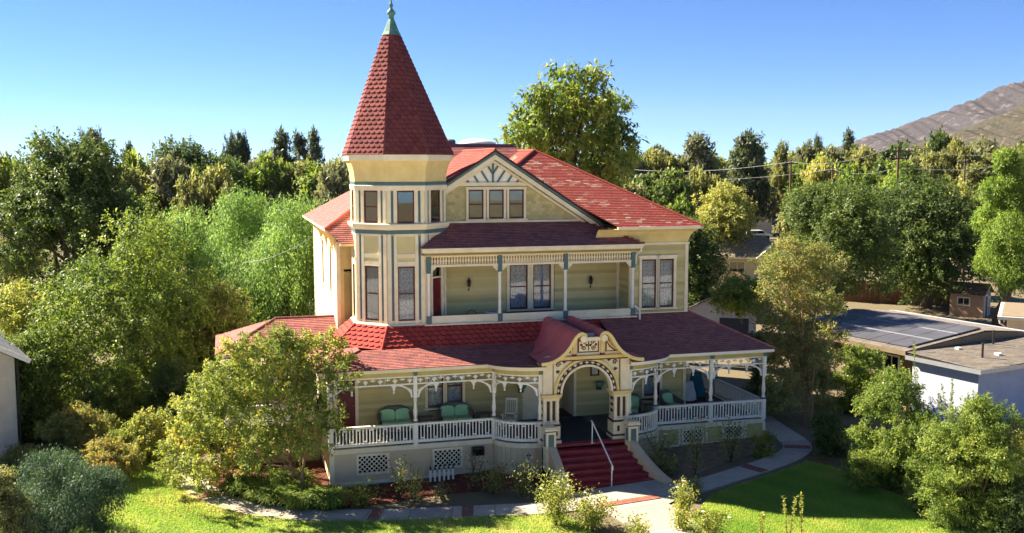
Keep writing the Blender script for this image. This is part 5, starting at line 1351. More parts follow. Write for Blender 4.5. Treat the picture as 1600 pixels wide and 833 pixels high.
px_tree('upright_tree','tall bright green upright tree at the right edge',1574,205,450,70,72,'lime',760,28,.26,22,(.6,1.0),.4,67,r0=.3,spread=.34,strand=.4,droop=.6,taper=.55,shell=.2)
px_tree('upright_tree','bright lime drooping tree low at the right edge',1582,335,455,62,70,'lime',420,28,.24,14,(.8,1.2),.35,68,r0=.2,spread=.32,strand=1.0,droop=1.0)
def bush(name, label, px, top, bot, width, leaf, n_cl, per, L, seed, nb=16, cat='shrub', W=.5, depth=1.0, Y=None, dz=0.0, group=None, br=None, **k):
    g = gp(px,bot); Yb = Y or g.y; sc = Yb/1600; hgt = (bot-top)*sc*1.03; rx = width*sc/2
    rng = np.random.default_rng(seed+500); base = Vector((at(px,bot,Yb).x,Yb,0)); base.z = gh(base.x,base.y)+dz
    nb = int(nb*1.4); br = br or (rx*.2,rx*.42); m = (br[0]+br[1])/2
    B = auto_blobs((0,0,hgt*.47),(max(.08,rx-m*.8),max(.08,rx*depth-m*.8),max(.08,hgt*.5-m*.45)),nb,br,rng,.3,.35)+auto_blobs((0,0,m*.5),(max(.06,rx*.85-m*.5),max(.06,rx*depth*.85-m*.5),.05),nb//3,br,rng,0,.2)
    return plant(name,label,cat,base,B,leaf,n_cl,per,L,W,seed,'brown',min(.05,rx*.05),hgt*.45,8,3,group=group,crown_name='foliage',**k)
bush('shrub','large dense green shrub beside the bronze tree, left of the white wall',1385,565,752,140,'mid',1250,26,.115,71,26,spread=.16,inner=.4)
bush('shrub','biggest glossy green shrub in front of the white garage wall',1515,605,820,180,'mid',1700,26,.11,72,30,spread=.17,inner=.4,depth=.8)
bush('shrub','yellow leaved shrub at the right edge behind the big glossy one',1585,640,800,70,'gold',420,24,.11,73,12,spread=.16)
bush('shrub','low dark shrub at the bottom right corner',1590,745,833,90,'dark',420,24,.1,74,12,spread=.14)
bush('shrub','small shaded shrub at the foot of the bronze tree',1300,640,712,66,'dark',320,24,.11,75,10,spread=.14)
bush('shrub','low green shrub between bronze tree and large shrub',1345,700,765,70,'mid',260,24,.1,76,10,spread=.13)
bush('shrub','dark shrub in the shade behind the porch corner',1190,560,672,90,'dark',420,24,.13,77,12,spread=.18,Y=49.5)
bush('hedge','green hedge tops showing over the right porch roof',1150,500,560,110,'mid',520,24,.14,78,16,spread=.2,Y=58,cat='hedge',dz=3.2)
# long upright shoots of the big shrub and lower flower bed
def shoots(name, label, px, bot, top, n, wpx, leaf, seed, L=.11, cat='plant', group=None):
    rng = np.random.default_rng(seed); g = gp(px,bot); Yb = g.y; hgt = (bot-top)*Yb/1600*1.04; o = empty(name, g, 0, label, cat, group)
    Vs = []; R_ = []; st = MB()
    for i in range(n):
        x, y = rng.normal(0,wpx*Yb/1600*.4), rng.normal(0,.12); h = hgt*rng.uniform(.7,1.0); lx, ly = rng.normal(0,.08,2)*h
        st.tube([(x,y,-.05),(x+lx*.4,y+ly*.4,h*.5),(x+lx,y+ly,h)],[.014,.011,.005],5)
        k = int(h/.018); t = rng.uniform(.12,1,k); p = np.stack([x+lx*t,y+ly*t,h*t],-1); a = rng.uniform(0,2*PI,k)
        d = unit(np.stack([np.cos(a),np.sin(a),np.full(k,.55)],-1)); nn = unit(rng.normal(size=(k,3))*.4+np.array([0,0,1.]))
        l = L*rng.uniform(.6,1.2,k); Vs.append(leaf_quads(p,d,nn,l,l*.5)); R_.append(np.clip(rng.normal(.6,.15,k),0,1))
    V = np.concatenate(Vs); obj('foliage', quads_mesh('foliage',V,np.concatenate(R_)), LEAF[leaf], o); st.build('stems', BARK['brown'], o)
    return o
def rose(label, px, bot, top, wpx, seed, flowers=(), leaf='rose', n=8, dense=1.0, name='rose_bush'):
    rng = np.random.default_rng(seed); g = gp(px,bot); Yb = g.y; hgt = (bot-top)*Yb/1600*1.04; wr = wpx*Yb/1600/2
    o = empty(name, g, 0, label, 'rose bush' if name == 'rose_bush' else 'plant'); st = MB(); tips = []; cl = []
    for i in range(n):
        a = rng.uniform(0,2*PI); f = rng.uniform(.2,1)*wr; h = hgt*rng.uniform(.6,1.0); e = np.array([math.cos(a)*f,math.sin(a)*f,h])
        st.tube([(0,0,-.05),(e[0]*.35,e[1]*.35,h*.5),tuple(e)],[.016,.012,.006],5); tips.append(e)
        for t in np.linspace(.25,1,6): cl.append(np.array([e[0]*t**1.2,e[1]*t**1.2,h*t]))
    cl = np.array(cl); per = int(16*dense); N = len(cl)*per; ci = np.repeat(np.arange(len(cl)),per)
    p = cl[ci]+rng.normal(size=(N,3))*np.array([wr*.2+.05,wr*.2+.05,hgt*.06+.02]); d = unit(rng.normal(size=(N,3))+np.array([0,0,.1])); nn = unit(rng.normal(size=(N,3))*.6+np.array([0,0,.8]))
    l = .085*rng.uniform(.6,1.3,N); crn = rng.normal(0,.12,len(cl)); obj('foliage', quads_mesh('foliage',leaf_quads(p,d,nn,l,l*.6),np.clip(.5+crn[ci]+rng.normal(0,.14,N),0,1)), LEAF[leaf], o)
    st.build('stems', BARK['brown'], o)
    for i, c in enumerate(flowers):
        e = tips[i % len(tips)]+rng.normal(size=3)*.06+np.array([0,0,.03])+(np.array([0,-.1,0])); m = MB()
        for q in range(7):
            aa = q*2.4; rr = .035+.035*(q/7); m.add([(e[0],e[1],e[2]),(e[0]+math.cos(aa-.5)*rr,e[1]+math.sin(aa-.5)*rr,e[2]+.045),(e[0]+math.cos(aa)*rr*1.5,e[1]+math.sin(aa)*rr*1.5,e[2]+.05-.03*q/7),(e[0]+math.cos(aa+.5)*rr,e[1]+math.sin(aa+.5)*rr,e[2]+.045)],[(0,1,2,3)])
        m.build('rose_bloom', M['petal_'+c], o)
    return o
M['petal_w'] = paint('white_petal', S(244,238,222), S(236,224,196), 8, .7); M['petal_r'] = paint('red_petal', S(196,44,52), S(170,30,44), 8, .7); M['petal_p'] = paint('pink_petal', S(222,96,120), S(200,70,100), 8, .7)
rose('leafy white rose bush at the left foot of the stairs, taller of the pair',868,822,745,78,201,'wwwwww','yellowgreen',16,1.7)
rose('low leafy rose bush beside the taller one at the stair foot',925,828,768,70,202,'www','yellowgreen',15,1.7)
rose('white rose bush on the right of the walk at the stair end',1066,804,752,46,203,'wwww','yellowgreen',11,1.4)
rose('small rose plant behind the white rose bush right of the stairs',1085,775,745,36,204,'w','rose',6)
rose('sprawling rose by the right stair wall',1030,722,672,60,205,'ww','rose',9,.8)
rose('thin rose with one red bloom before the right lattice',1086,742,652,44,206,'r','rose',8,.9)
rose('tall rose bush in front of the right end lattice',1142,722,655,58,207,'w','rose',10,1.1)
rose('pink rose before the left lattice vent',624,775,718,30,208,'pp','rose',6,.7)
rose('dry golden rose bush right of the pink rose',648,788,728,34,209,'','gold',7,.8)
rose('pink flowered stems below the black flood lamp',742,768,708,34,210,'ppp','rose',6,.6)
rose('small leafy plant at the left end of the mulch bed',566,792,752,50,211,'','mid',8,1.0,'bed_plant')
rose('low plant in the mulch between the two lattices',690,782,752,34,212,'w','rose',5,.8)
rose('bushy young tree plant right of the stake in the mulch bed',815,776,722,50,213,'','olive',10,1.2,'bed_plant')
rose('bushy plant left of the stake in the mulch bed',770,772,722,52,214,'','olive',10,1.2,'bed_plant')
rose('low rose at the bottom edge beside the walk',995,848,808,44,215,'','yellowgreen',8,1.2)
rose('small bush at the lower edge right of the walk',1110,842,795,64,216,'ww','yellowgreen',10,1.2)
rose('low leafy plant right of the walk under the white rose bush',1062,828,796,40,217,'','yellowgreen',8,1.2,'bed_plant')
bush('shrub','round bright green shrub by the right porch corner',1192,668,712,46,'yellowgreen',160,24,.07,79,8,spread=.08)
bush('shrub','low grey green plant in the right flower bed',1040,705,742,70,'rose',140,22,.08,80,8,spread=.1)
shoots('upright_shoots','tall pair of leafy shoots on the right lawn edge, right one',1251,842,768,2,6,'yellowgreen',221)
shoots('upright_shoots','leafy shoots on the right lawn edge, left of the tallest',1232,842,770,2,6,'yellowgreen',222)
shoots('upright_shoots','short leafy shoot left of the tall pair on the right lawn',1191,842,797,2,6,'yellowgreen',223)
shoots('upright_shoots','tall sparse shoots above the big glossy shrub',1490,735,582,5,50,'mid',224)
shoots('upright_shoots','sparse shoots above the large shrub by the bronze tree',1405,700,532,5,44,'mid',225)
# strap leaved clump under the foreground tree
def strap(label, px, bot, wpx, hgt, n, seed, leaf='mid'):
    rng = np.random.default_rng(seed); g = gp(px,bot); o = empty('agapanthus_clump', g, 0, label, 'plant', 'strap leaved clumps under the garden tree'); w = wpx*g.y/1600/2
    Vs = []; c = rng.normal(size=(n//18,2))*np.array([w*.45,.35]); ci = rng.integers(0,len(c),n); a = rng.uniform(0,2*PI,n); l = hgt*rng.uniform(.7,1.3,n)
    b = np.concatenate([c[ci]+rng.normal(size=(n,2))*.04, np.zeros((n,1))],1); od = np.stack([np.cos(a),np.sin(a),np.zeros(n)],-1)
    m = b+od*(l*.3)[:,None]+np.array([0,0,1.])*(l*.62)[:,None]; e = b+od*(l*.85)[:,None]+np.array([0,0,1.])*(l*rng.uniform(.3,.6,n))[:,None]; s = np.stack([-np.sin(a),np.cos(a),np.zeros(n)],-1)*.022
    V1 = np.stack([b-s,b+s,m+s,m-s],1); V2 = np.stack([m-s,m+s,e+s*.2,e-s*.2],1); r_ = np.clip(rng.normal(.45,.16,n),0,1)
    obj('strap_leaves', quads_mesh('strap_leaves',np.concatenate([V1,V2]),np.concatenate([r_,r_])), LEAF[leaf], o); return o
for i,(px,b,w) in enumerate(((385,770,60),(430,783,64),(478,788,60),(515,790,44),(450,765,60))):
    strap(['leftmost strap leaved clump under the garden tree','strap leaved clump second from the left by the path','middle strap leaved clump at the path curve','rightmost strap leaved clump beside the foundation corner','strap leaved clump behind, against the tree trunks'][i],px,b,w,.75,900,300+i)
# ---- shrubs at the lower left
bush('shrub','orange tinged shrub by the neighbour wall at left',120,632,716,125,'orange',700,26,.13,81,16,spread=.2,inner=.4)
bush('shrub','yellow orange shrub at the lawn edge, right of the blue green one',165,690,752,110,'orange',560,26,.12,82,14,spread=.18)
bush('shrub','drooping yellow green shrub behind the lawn corner',215,650,722,100,'yellowgreen',520,26,.13,83,14,spread=.2)
bush('shrub','dull green shrub under the wide light green tree',300,640,712,120,'olive',560,26,.14,84,14,spread=.2,Y=45)
bush('shrub','feathery blue green shrub in shade at the lower left',105,700,850,225,'blue',1500,30,.13,85,34,spread=.26,droop=.9,W=.22,strand=.5,Y=33.0,br=(.3,.6))
bush('hedge','clipped dark hedge at the bottom left corner',10,700,870,90,'olive',700,26,.1,86,18,spread=.16,Y=31.5,cat='hedge')
bush('shrub','green fern like shrub at the bottom edge, lower left',160,800,880,120,'mid',460,26,.12,87,12,spread=.2,Y=31.0,droop=.8,W=.25)

bush('shrub','shaded green shrub filling the corner behind the neighbour wall',60,560,705,130,'mid',700,26,.15,88,18,spread=.24,Y=46)
bush('shrub','dark shrub mass under the wide light green tree, near the veranda',300,590,705,150,'dark',700,26,.15,89,18,spread=.24,Y=47.5)
bush('shrub','green shrub between the orange shrub and the wide tree trunk',180,600,706,140,'mid',700,26,.15,90,18,spread=.24,Y=46.5)
bush('shrub','dry brownish shrub at the neighbour house foot, left edge',40,690,740,90,'bronze',420,26,.12,91,12,spread=.18)

bush('shrub','shrub against the tan wall of the solar panel house',1335,548,660,92,'mid',520,26,.13,92,14,spread=.18,Y=47)
bush('shrub','green shrub joining the two large shrubs at right',1450,650,775,100,'mid',620,26,.11,93,14,spread=.16)
bush('shrub','low shrub at the right lawn edge before the big glossy one',1455,745,800,80,'mid',360,26,.1,94,12,spread=.13)

px_tree('broadleaf_tree','olive green tree closing the gap at the left edge behind the neighbour roof',15,330,620,150,74,'olive',700,26,.26,20,(1.2,2.0),.5,95,r0=.3,spread=.4)
px_tree('broadleaf_tree','green tree between the tall dark tree and the pepper trees',215,300,560,130,72,'mid',650,26,.26,18,(1.1,1.9),.5,96,r0=.3,spread=.4)
# ------------------------------------------------------------------ distant trees: a few shapes, each tree its own object
def template(kind, seed):
    rng = np.random.default_rng(seed)
    if kind == 'round': B = auto_blobs((0,0,1.5),(.62,.62,.66),26,(.24,.42),rng,.2,.5); V, r = crown_np(B,420,20,.13,.5,rng,spread=.10,inner=.5)
    elif kind == 'broad': B = auto_blobs((0,0,1.45),(.75,.75,.45),30,(.2,.36),rng,.1,.55); V, r = crown_np(B,440,20,.12,.5,rng,spread=.10,inner=.5)
    elif kind == 'cedar':
        B = []
        for k in range(34):
            z = rng.uniform(.55,2.35); w = (2.45-z)*.42+.12; a = rng.uniform(0,2*PI); f = rng.uniform(.3,1)*w; q = rng.uniform(.16,.3); B.append((np.array([math.cos(a)*f,math.sin(a)*f,z]),np.array([q*1.25,q*1.25,q*.5])))
        V, r = crown_np(B,430,20,.12,.4,rng,spread=.085,inner=.4,droop=.5)
    elif kind == 'conifer':
        B = []
        for k in range(40):
            z = rng.uniform(.3,2.45); w = (2.55-z)*.30; a = rng.uniform(0,2*PI); f = rng.uniform(.2,1)*w; q = rng.uniform(.1,.2)*(1.1-.3*z/2.5); B.append((np.array([math.cos(a)*f,math.sin(a)*f,z]),np.array([q*1.2,q*1.2,q*.7])))
        V, r = crown_np(B,380,18,.11,.3,rng,spread=.06,inner=.4,droop=.6)
    elif kind == 'umbrella': B = auto_blobs((0,0,2.0),(.6,.6,.22),18,(.16,.3),rng,0,.4); V, r = crown_np(B,260,18,.12,.35,rng,spread=.09,inner=.4)
    cm = quads_mesh('crown', V, r); tm = trunk_mesh('trunk', B, .055, 1.3 if kind != 'umbrella' else 1.8, rng, 7); return cm, tm
TPLS = {}
def far_tree(px, top, wpx, Y, kind, leaf, label, var=0, group='trees along the horizon', name='distant_tree'):
    key = (kind, var)
    if key not in TPLS: TPLS[key] = template(kind, 700+hash(kind) % 1 + 17*var + {'round':1,'broad':2,'cedar':3,'conifer':4,'umbrella':5}[kind]*31)
    cm, tm = TPLS[key]
    lk = (key, leaf)
    if lk not in TPLS:
        c2 = cm.copy(); c2.materials.clear(); c2.materials.append(LEAF[leaf]); TPLS[lk] = c2
        if not tm.materials: tm.materials.append(BARK['brown'])
    x = at(px,top,Y); g = gh(x.x,Y); hgt = x.z-g
    ext = {'round':2.35,'broad':2.1,'cedar':2.45,'conifer':2.5,'umbrella':2.35}[kind]; rad = {'round':.9,'broad':1.0,'cedar':.85,'conifer':.45,'umbrella':.82}[kind]
    s = wpx*Y/1600/2/rad
    o = empty(name, (x.x,Y,g), (px*7+var*3) % 6.28, label, 'tree', group); o.scale = (s,s,hgt/ext)
    for nm, me in (('crown', TPLS[lk]), ('trunk', tm)):
        c = bpy.data.objects.new(nm, me); COL.objects.link(c); c.parent = o
    return o
FT = [ # px, top, width px, distance, shape, leaf, label
 (145,205,66,125,'umbrella','pine','flat topped pine standing above the tall dark tree at left'),
 (200,226,34,150,'conifer','pine','small dark conifer tip between the flat pine and the domed tree'),
 (371,210,50,135,'umbrella','pine','round headed pine rising over the right end of the domed tree'),
 (441,208,62,140,'conifer','pine','dark conifer left of the twin conifers by the tower'),
 (468,210,46,145,'conifer','pine','left of the twin pointed conifers beside the tower'),
 (489,206,46,147,'conifer','pine','right of the twin pointed conifers beside the tower'),
 (415,236,60,138,'round','grey','grey green tree at the foot of the horizon conifers'),
 (517,248,70,120,'round','olive','rounded olive tree directly left of the tower windows'),
 (20,242,80,118,'round','dark','dark tree on the horizon at the left picture edge'),
 (985,238,60,150,'broad','grey','low grey green tree right of the tall loose leaved tree'),
 (1030,226,66,160,'round','grey','rounded grey green tree second on the horizon right of the roof'),
 (1094,214,92,150,'cedar','grey','wide drooping cedar on the horizon, left of two'),
 (1172,210,88,152,'cedar','pine','dark drooping cedar on the horizon, right of two'),
 (1222,226,40,165,'cedar','olive','small brownish cedar right of the dark drooping cedar'),
 (1262,218,44,170,'round','grey','pale tree left of the palm like crown on the horizon'),
 (1279,213,20,172,'umbrella','pine','slim palm like tree standing on the horizon'),
 (1300,226,40,180,'round','bronze','brownish tree right of the slim palm like tree'),
 (1326,207,44,185,'conifer','pine','dark pointed conifer where the mountain begins'),
 (1335,224,36,180,'round','bronze','rust coloured tree beside the pointed conifer'),
 (1287,244,62,140,'round','gold','yellow tree between the two utility poles'),
 (1178,264,38,182,'conifer','lime','bright green pointed tree above the grey house'),
 (1350,226,70,170,'broad','olive','olive tree under the foot of the mountain'),
 (1402,220,80,160,'round','dark','dark round tree behind the tall utility pole'),
 (1466,203,52,190,'round','dark','dark tree crowning the hillside at right'),
 (1500,222,70,180,'broad','olive','olive tree on the hillside left of the bright upright tree'),
 (1540,215,70,200,'round','grey','grey green tree behind the bright upright tree'),
 (1595,220,60,190,'round','olive','olive tree at the right picture edge on the hillside'),
 (1440,236,80,150,'broad','olive','broad olive tree right of the tall utility pole'),
 (1240,262,80,190,'round','grey','dull green tree behind the left utility pole'),
 (1030,262,110,118,'broad','dark','dark spreading tree above the red roof corner'),
 (1100,268,90,122,'broad','olive','spreading olive tree above the golden tree'),
 (975,275,80,110,'round','olive','olive tree peeping over the red roof, right of the tall tree'),
 (1065,305,60,92,'round','mid','green tree touching the eave corner of the red roof'),
 (1505,285,50,105,'round','gold','yellow green tree left of the bright upright tree'),
 (1345,262,90,118,'broad','mid','green tree just above the broad dark oak'),
 (1400,270,60,112,'round','lime','light green tree between the two broad oaks'),
]
for i, f in enumerate(FT): far_tree(*f, var=i % 2)
rngf = np.random.default_rng(99)
for i in range(16):                                    # continuous background belt left of the house
    px = 10+i*35; far_tree(px, 247+rngf.uniform(-8,12), 105, 88+rngf.uniform(0,40), 'round' if i % 3 else 'broad', ['mid','olive','mid','grey'][i % 4], 'green tree in the belt behind the pepper trees, left of the house', i % 2, 'tree belt left of the house')
for i in range(34):                                    # and right of it
    px = 950+i*20; far_tree(px, 244+rngf.uniform(-18,16), 92, (178+rngf.uniform(0,60)) if 1130 < px < 1252 else (125+rngf.uniform(0,110)), ['round','broad','cedar'][i % 3], ['olive','mid','grey','mid','olive'][i % 5], 'green tree in the wooded belt below the mountain', i % 2, 'tree belt right of the house')
for i in range(10):
    px = 1040+i*52
    if 1085 < px < 1235: continue
    far_tree(px, 330+rngf.uniform(-20,20), 80, 88+rngf.uniform(0,14) if px < 1110 or px > 1240 else 112, 'round', ['dark','olive','mid'][i % 3], 'low green tree between the neighbouring roofs', i % 2, 'low trees among the neighbouring roofs')

# ------------------------------------------------------------------ neighbouring buildings
M['greyroof'] = piece_mat('grey_roof_shingle', [(0,S(122,114,104)),(.5,S(138,128,116)),(1,S(108,100,92))], .9, 3, .2, .2, .3)
M['darkroof'] = piece_mat('slate_grey_shingle', [(0,S(84,88,96)),(.5,S(98,100,108)),(1,S(74,78,86))], .9, 3, .2, .2, .3)
M['tanroof'] = piece_mat('tan_roof_shingle', [(0,S(142,126,104)),(.5,S(154,138,114)),(1,S(128,112,92))], .9, 3, .2, .2, .3)
M['stucco'] = paint('white_stucco', S(176,180,190), S(162,166,178), 2.0, .9, .3, 40)
M['creamstucco'] = paint('cream_stucco', S(222,208,178), S(206,190,160), 2.0, .9, .3, 40)
M['tanwall'] = paint('tan_wall', S(128,110,86), S(110,94,74), 2.0, .85)
M['greywall'] = paint('grey_clapboard', S(168,168,170), S(156,156,160), 1.5, .8)
M['panel'] = paint('solar_cell', S(92,91,96), S(78,77,82), 1.2, .45, spec=.15)
M['alu'] = paint('aluminium', S(190,192,196), S(176,178,182), 3.0, .35, metal=.6)
M['plank'] = piece_mat('weathered_plank', [(0,S(116,82,58)),(.5,S(98,70,52)),(1,S(132,96,66))], .95, 3, .3, .1, .3)
M['pink'] = paint('pinkish_siding', S(196,158,128), S(182,144,116), 2.0, .85)
M['navy'] = paint('navy_door', S(48,58,78), S(40,48,66), 2.0, .5)
M['brownroof'] = piece_mat('brown_shake', [(0,S(112,88,66)),(.5,S(128,102,78)),(1,S(94,74,58))], .95, 3, .25, .1, .4)
M['pole'] = paint('weathered_pole', S(120,98,74), S(96,78,60), 3, .9, .4, 12, stretch=(3,3,.4))
def wpanel(o, name, mat, x0,x1,y0,y1,z0,z1): return MB().box(x0,x1,y0,y1,z0,z1).build(name, M[mat], o)
def roof_poly(o, polys, mat, name='roof', h=.2, w=.4):
    s = MB()
    for P in polys: s.add([V3(p) for p in P], [tuple(range(len(P)))])
    ro = s.build(name, M[mat], o); mb = MB()
    for P in polys: shingles(P, h, w, 'r', mb, .02, jit=.5)
    mb.build('shingles', M[mat], ro, kind='stuff'); return ro
def small_window(o, x, y, z0, z1, w, rot=0.0, frame='white'):
    f = MB(); hw = w/2
    f.box(-hw-.08,hw+.08,-.04,.02,z1,z1+.08); f.box(-hw-.08,hw+.08,-.06,.02,z0-.08,z0); f.box(-hw-.08,-hw,-.04,.02,z0,z1); f.box(hw,hw+.08,-.04,.02,z0,z1); f.box(-.02,.02,-.03,.02,z0,z1)
    wo = f.build('window', M[frame], o, loc=(x,y,0), rotz=rot); MB().box(-hw,hw,-.012,.0,z0,z1).build('pane', M['mirror'], wo); MB().box(-hw,hw,.004,.015,z0,z1).build('dark_room_backing', M['dark'], wo); return wo  # dark sheet behind the pane, painted for an unlit room
# house with solar panels; local x runs along b (right-away), y along a (left-away)
NA = R(28); nb = empty('solar_house', (20.3,43.7,.62), NA, 'low white and tan house with solar panels on its roof, right side', 'house')
wpanel(nb,'side_wall','stucco', .35,8.5,.35,.5,0,2.6); wpanel(nb,'side_wall','stucco', .35,.5,.5,3.9,0,2.6); wpanel(nb,'rear_wall','stucco', 8.4,8.55,.5,12.2,0,3.2); wpanel(nb,'tan_wall','tanwall', .9,1.05,3.9,12.2,0,2.7); wpanel(nb,'tan_wall','tanwall', .5,.9,3.85,4.0,0,2.6); wpanel(nb,'rear_wall','stucco', .9,8.5,12.2,12.35,0,3.2)
roof_poly(nb, [[(0,0,2.68),(9,0,2.8),(9,4.0,2.95),(0,4.0,2.75)]], 'greyroof')
wpanel(nb,'fascia','alu', -.02,9,-.06,-.02,2.52,2.70); wpanel(nb,'fascia','alu', -.06,-.02,-.06,4.0,2.50,2.70); wpanel(nb,'soffit','stucco', 0,8.9,0,4.0,2.52,2.56)
roof_poly(nb, [[(0,4.0,2.86),(5.6,4.0,3.42),(5.6,12.6,3.42),(0,12.6,2.86)],[(5.6,4.0,3.42),(9.0,4.0,3.1),(9.0,12.6,3.1),(5.6,12.6,3.42)]], 'greyroof')
wpanel(nb,'fascia','tanwall', -.05,0,4.0,12.6,2.66,2.88); wpanel(nb,'soffit','tanwall', 0,5.5,4.0,12.5,2.66,2.7)
MB().prism([(0,2.7),(5.6,2.8),(9,2.8),(9,3.08),(5.6,3.38),(0,2.84)], lambda x,z,d:(x,d,z), 3.98,4.04).build('gable_end', M['tanwall'], nb)
for y in (5.6,8.1): small_window(nb,.9,y,.9,2.3,.8,-PI/2)
for (x,y,h) in ((2.2,1.6,.7),(5.2,3.3,.8)): MB().lathe([(.05,0),(.05,h),(.06,h),(.06,h+.06),(.02,h+.08)],(x,y,2.7),8).build('vent_pipe', M['iron'], nb)
MB().box(3.2,3.45,1.5,1.75,2.72,2.9).build('roof_vent', M['white'], nb); MB().box(2.6,2.8,3.2,3.4,2.8,2.95).build('roof_vent', M['white'], nb)
sa = empty('solar_array', (20.3,43.7,.62), NA, 'dark solar panels mounted in three strips on the low roof', 'solar panel')
for r_ in range(3):
    for c_ in range(5):
        x0, y0 = .55+r_*1.72, 4.35+c_*1.18; zz = lambda x: 2.86+x*.1+.10
        m = MB(); x1, y1 = x0+1.64, y0+1.14
        m.add([(x0,y0,zz(x0)),(x1,y0,zz(x1)),(x1,y1,zz(x1)),(x0,y1,zz(x0)),(x0,y0,zz(x0)-.05),(x1,y0,zz(x1)-.05),(x1,y1,zz(x1)-.05),(x0,y1,zz(x0)-.05)],[(0,1,2,3),(0,4,5,1),(1,5,6,2),(2,6,7,3),(3,7,4,0)])
        m.build('solar_panel', M['panel'], sa)
    if r_ < 2: m = MB(); x = .55+(r_+1)*1.72-.04; m.bar((x,4.35,zz(x)-.0),(x,10.2,zz(x)-.0),.06,.05).build('mounting_rail', M['alu'], sa)
# playhouse shed
sh = empty('garden_shed', (35.2,78.0,gh(35,78)), R(-40), 'small pink garden shed with white trim and dark door by the fence', 'shed')
wpanel(sh,'wall','pink',-1.2,1.2,-1.0,1.0,0,1.75)
roof_poly(sh,[[(-1.4,-1.25,1.72),(1.4,-1.25,1.72),(1.4,0,2.5),(-1.4,0,2.5)],[(1.4,1.25,1.72),(-1.4,1.25,1.72),(-1.4,0,2.5),(1.4,0,2.5)]],'brownroof')
MB().prism([(-1.0,1.75),(1.0,1.75),(0,2.4)], lambda y,z,d:(d,y,z), 1.15,1.2).build('gable_end', M['pink'], sh); MB().prism([(-1.0,1.75),(1.0,1.75),(0,2.4)], lambda y,z,d:(d,y,z), -1.2,-1.15).build('gable_end', M['pink'], sh)
small_window(sh,-.2,-1.0,.9,1.4,.8); small_window(sh,1.2,.5,.85,1.4,.5,PI/2)
d_ = MB(); d_.box(1.2,1.26,-.65,-.58,0,1.65); d_.box(1.2,1.26,.05,.12,0,1.65); d_.box(1.2,1.26,-.65,.12,1.58,1.68); do = d_.build('door', M['white'], sh); MB().box(1.19,1.23,-.58,.05,.0,1.58).build('door_leaf', M['navy'], do)
# plank fence
fo = empty('plank_fence', at(1400,480,82), 0, 'weathered brown plank fence below the dark oaks', 'fence'); fo.location.z = gh(fo.location.x,82)
a_, b_ = at(1312,480,86), at(1512,480,82); PLK = MB().box(-.07,.07,-.012,.012,0,1.85).mesh('plank'); PLK.materials.append(M['plank']); nP = 62
for k in range(nP):
    p = a_.lerp(b_,(k+.5)/nP); o = bpy.data.objects.new('plank', PLK); COL.objects.link(o); o.parent = fo; o.location = (p.x-fo.location.x,p.y-82,random.uniform(-.05,.05)); o.rotation_euler = (0,random.uniform(-.015,.015),math.atan2(b_.y-a_.y,b_.x-a_.x)); o.scale = ((b_-a_).length/nP/.142,1,1)
for z in (.4,1.5): MB().bar((a_.x-fo.location.x,a_.y-82+.04,z),(b_.x-fo.location.x,b_.y-82+.04,z),.05,.09).build('rail', M['plank'], fo)
# flat roofed cream building at the right edge
rb = empty('cream_building', (29.3,60.0,.6), R(-27), 'cream flat roofed building at the right edge behind the solar house', 'building')
wpanel(rb,'wall','creamstucco',0,8,0,6,0,2.5); wpanel(rb,'roof','white',-.5,8.5,-.6,6.5,2.5,2.68); wpanel(rb,'roof_covering','tanroof',-.3,8.3,-.4,6.3,2.68,2.72)
MB().tube([(-.4,-.5,2.5),(-.35,-.4,2.25),(-.05,-.08,2.0),(-.05,-.08,.1)],.05,6).build('downpipe', M['white'], rb); small_window(rb,2.5,0,.9,2.0,1.2)
# grey roofed garage right behind the house
gb = empty('garage', (12.9,64,gh(13,64)), R(-14), 'grey roofed pale garage seen just right of the house corner', 'garage')
wpanel(gb,'wall','stucco',-2.4,2.4,0,7,0,2.1)
MB().prism([(-2.4,2.1),(2.4,2.1),(0,3.25)], lambda x,z,d:(x,d,z), .0,.1).build('gable_end', M['stucco'], gb)
roof_poly(gb,[[(-2.8,7.3,1.98),(-2.8,-.4,1.98),(0,-.4,3.35),(0,7.3,3.35)],[(2.8,-.4,1.98),(2.8,7.3,1.98),(0,7.3,3.35),(0,-.4,3.35)]],'greyroof')
wpanel(gb,'garage_door','navy',.2,2.0,-.05,.0,0,1.9); wpanel(gb,'fascia','alu',-2.82,-2.78,-.4,7.3,1.86,1.98)
# old shed with brown roof
ob = empty('old_outbuilding', (15.9,75,gh(16,75)), R(-10), 'low outbuilding with uneven brown roof above the grey garage', 'outbuilding')
wpanel(ob,'wall','creamstucco',-2.0,2.0,0,4,0,2.2); roof_poly(ob,[[(-2.4,-.4,2.15),(2.4,-.4,2.15),(.9,2.0,3.45),(-.9,2.0,3.6)],[(2.4,-.4,2.15),(2.4,4.4,2.15),(.9,2.0,3.45)],[(-2.4,4.4,2.15),(-2.4,-.4,2.15),(-.9,2.0,3.6)],[(2.4,4.4,2.15),(-2.4,4.4,2.15),(-.9,2.0,3.6),(.9,2.0,3.45)]],'brownroof'); wpanel(ob,'fascia','white',-2.42,2.42,-.44,-.4,2.0,2.16)
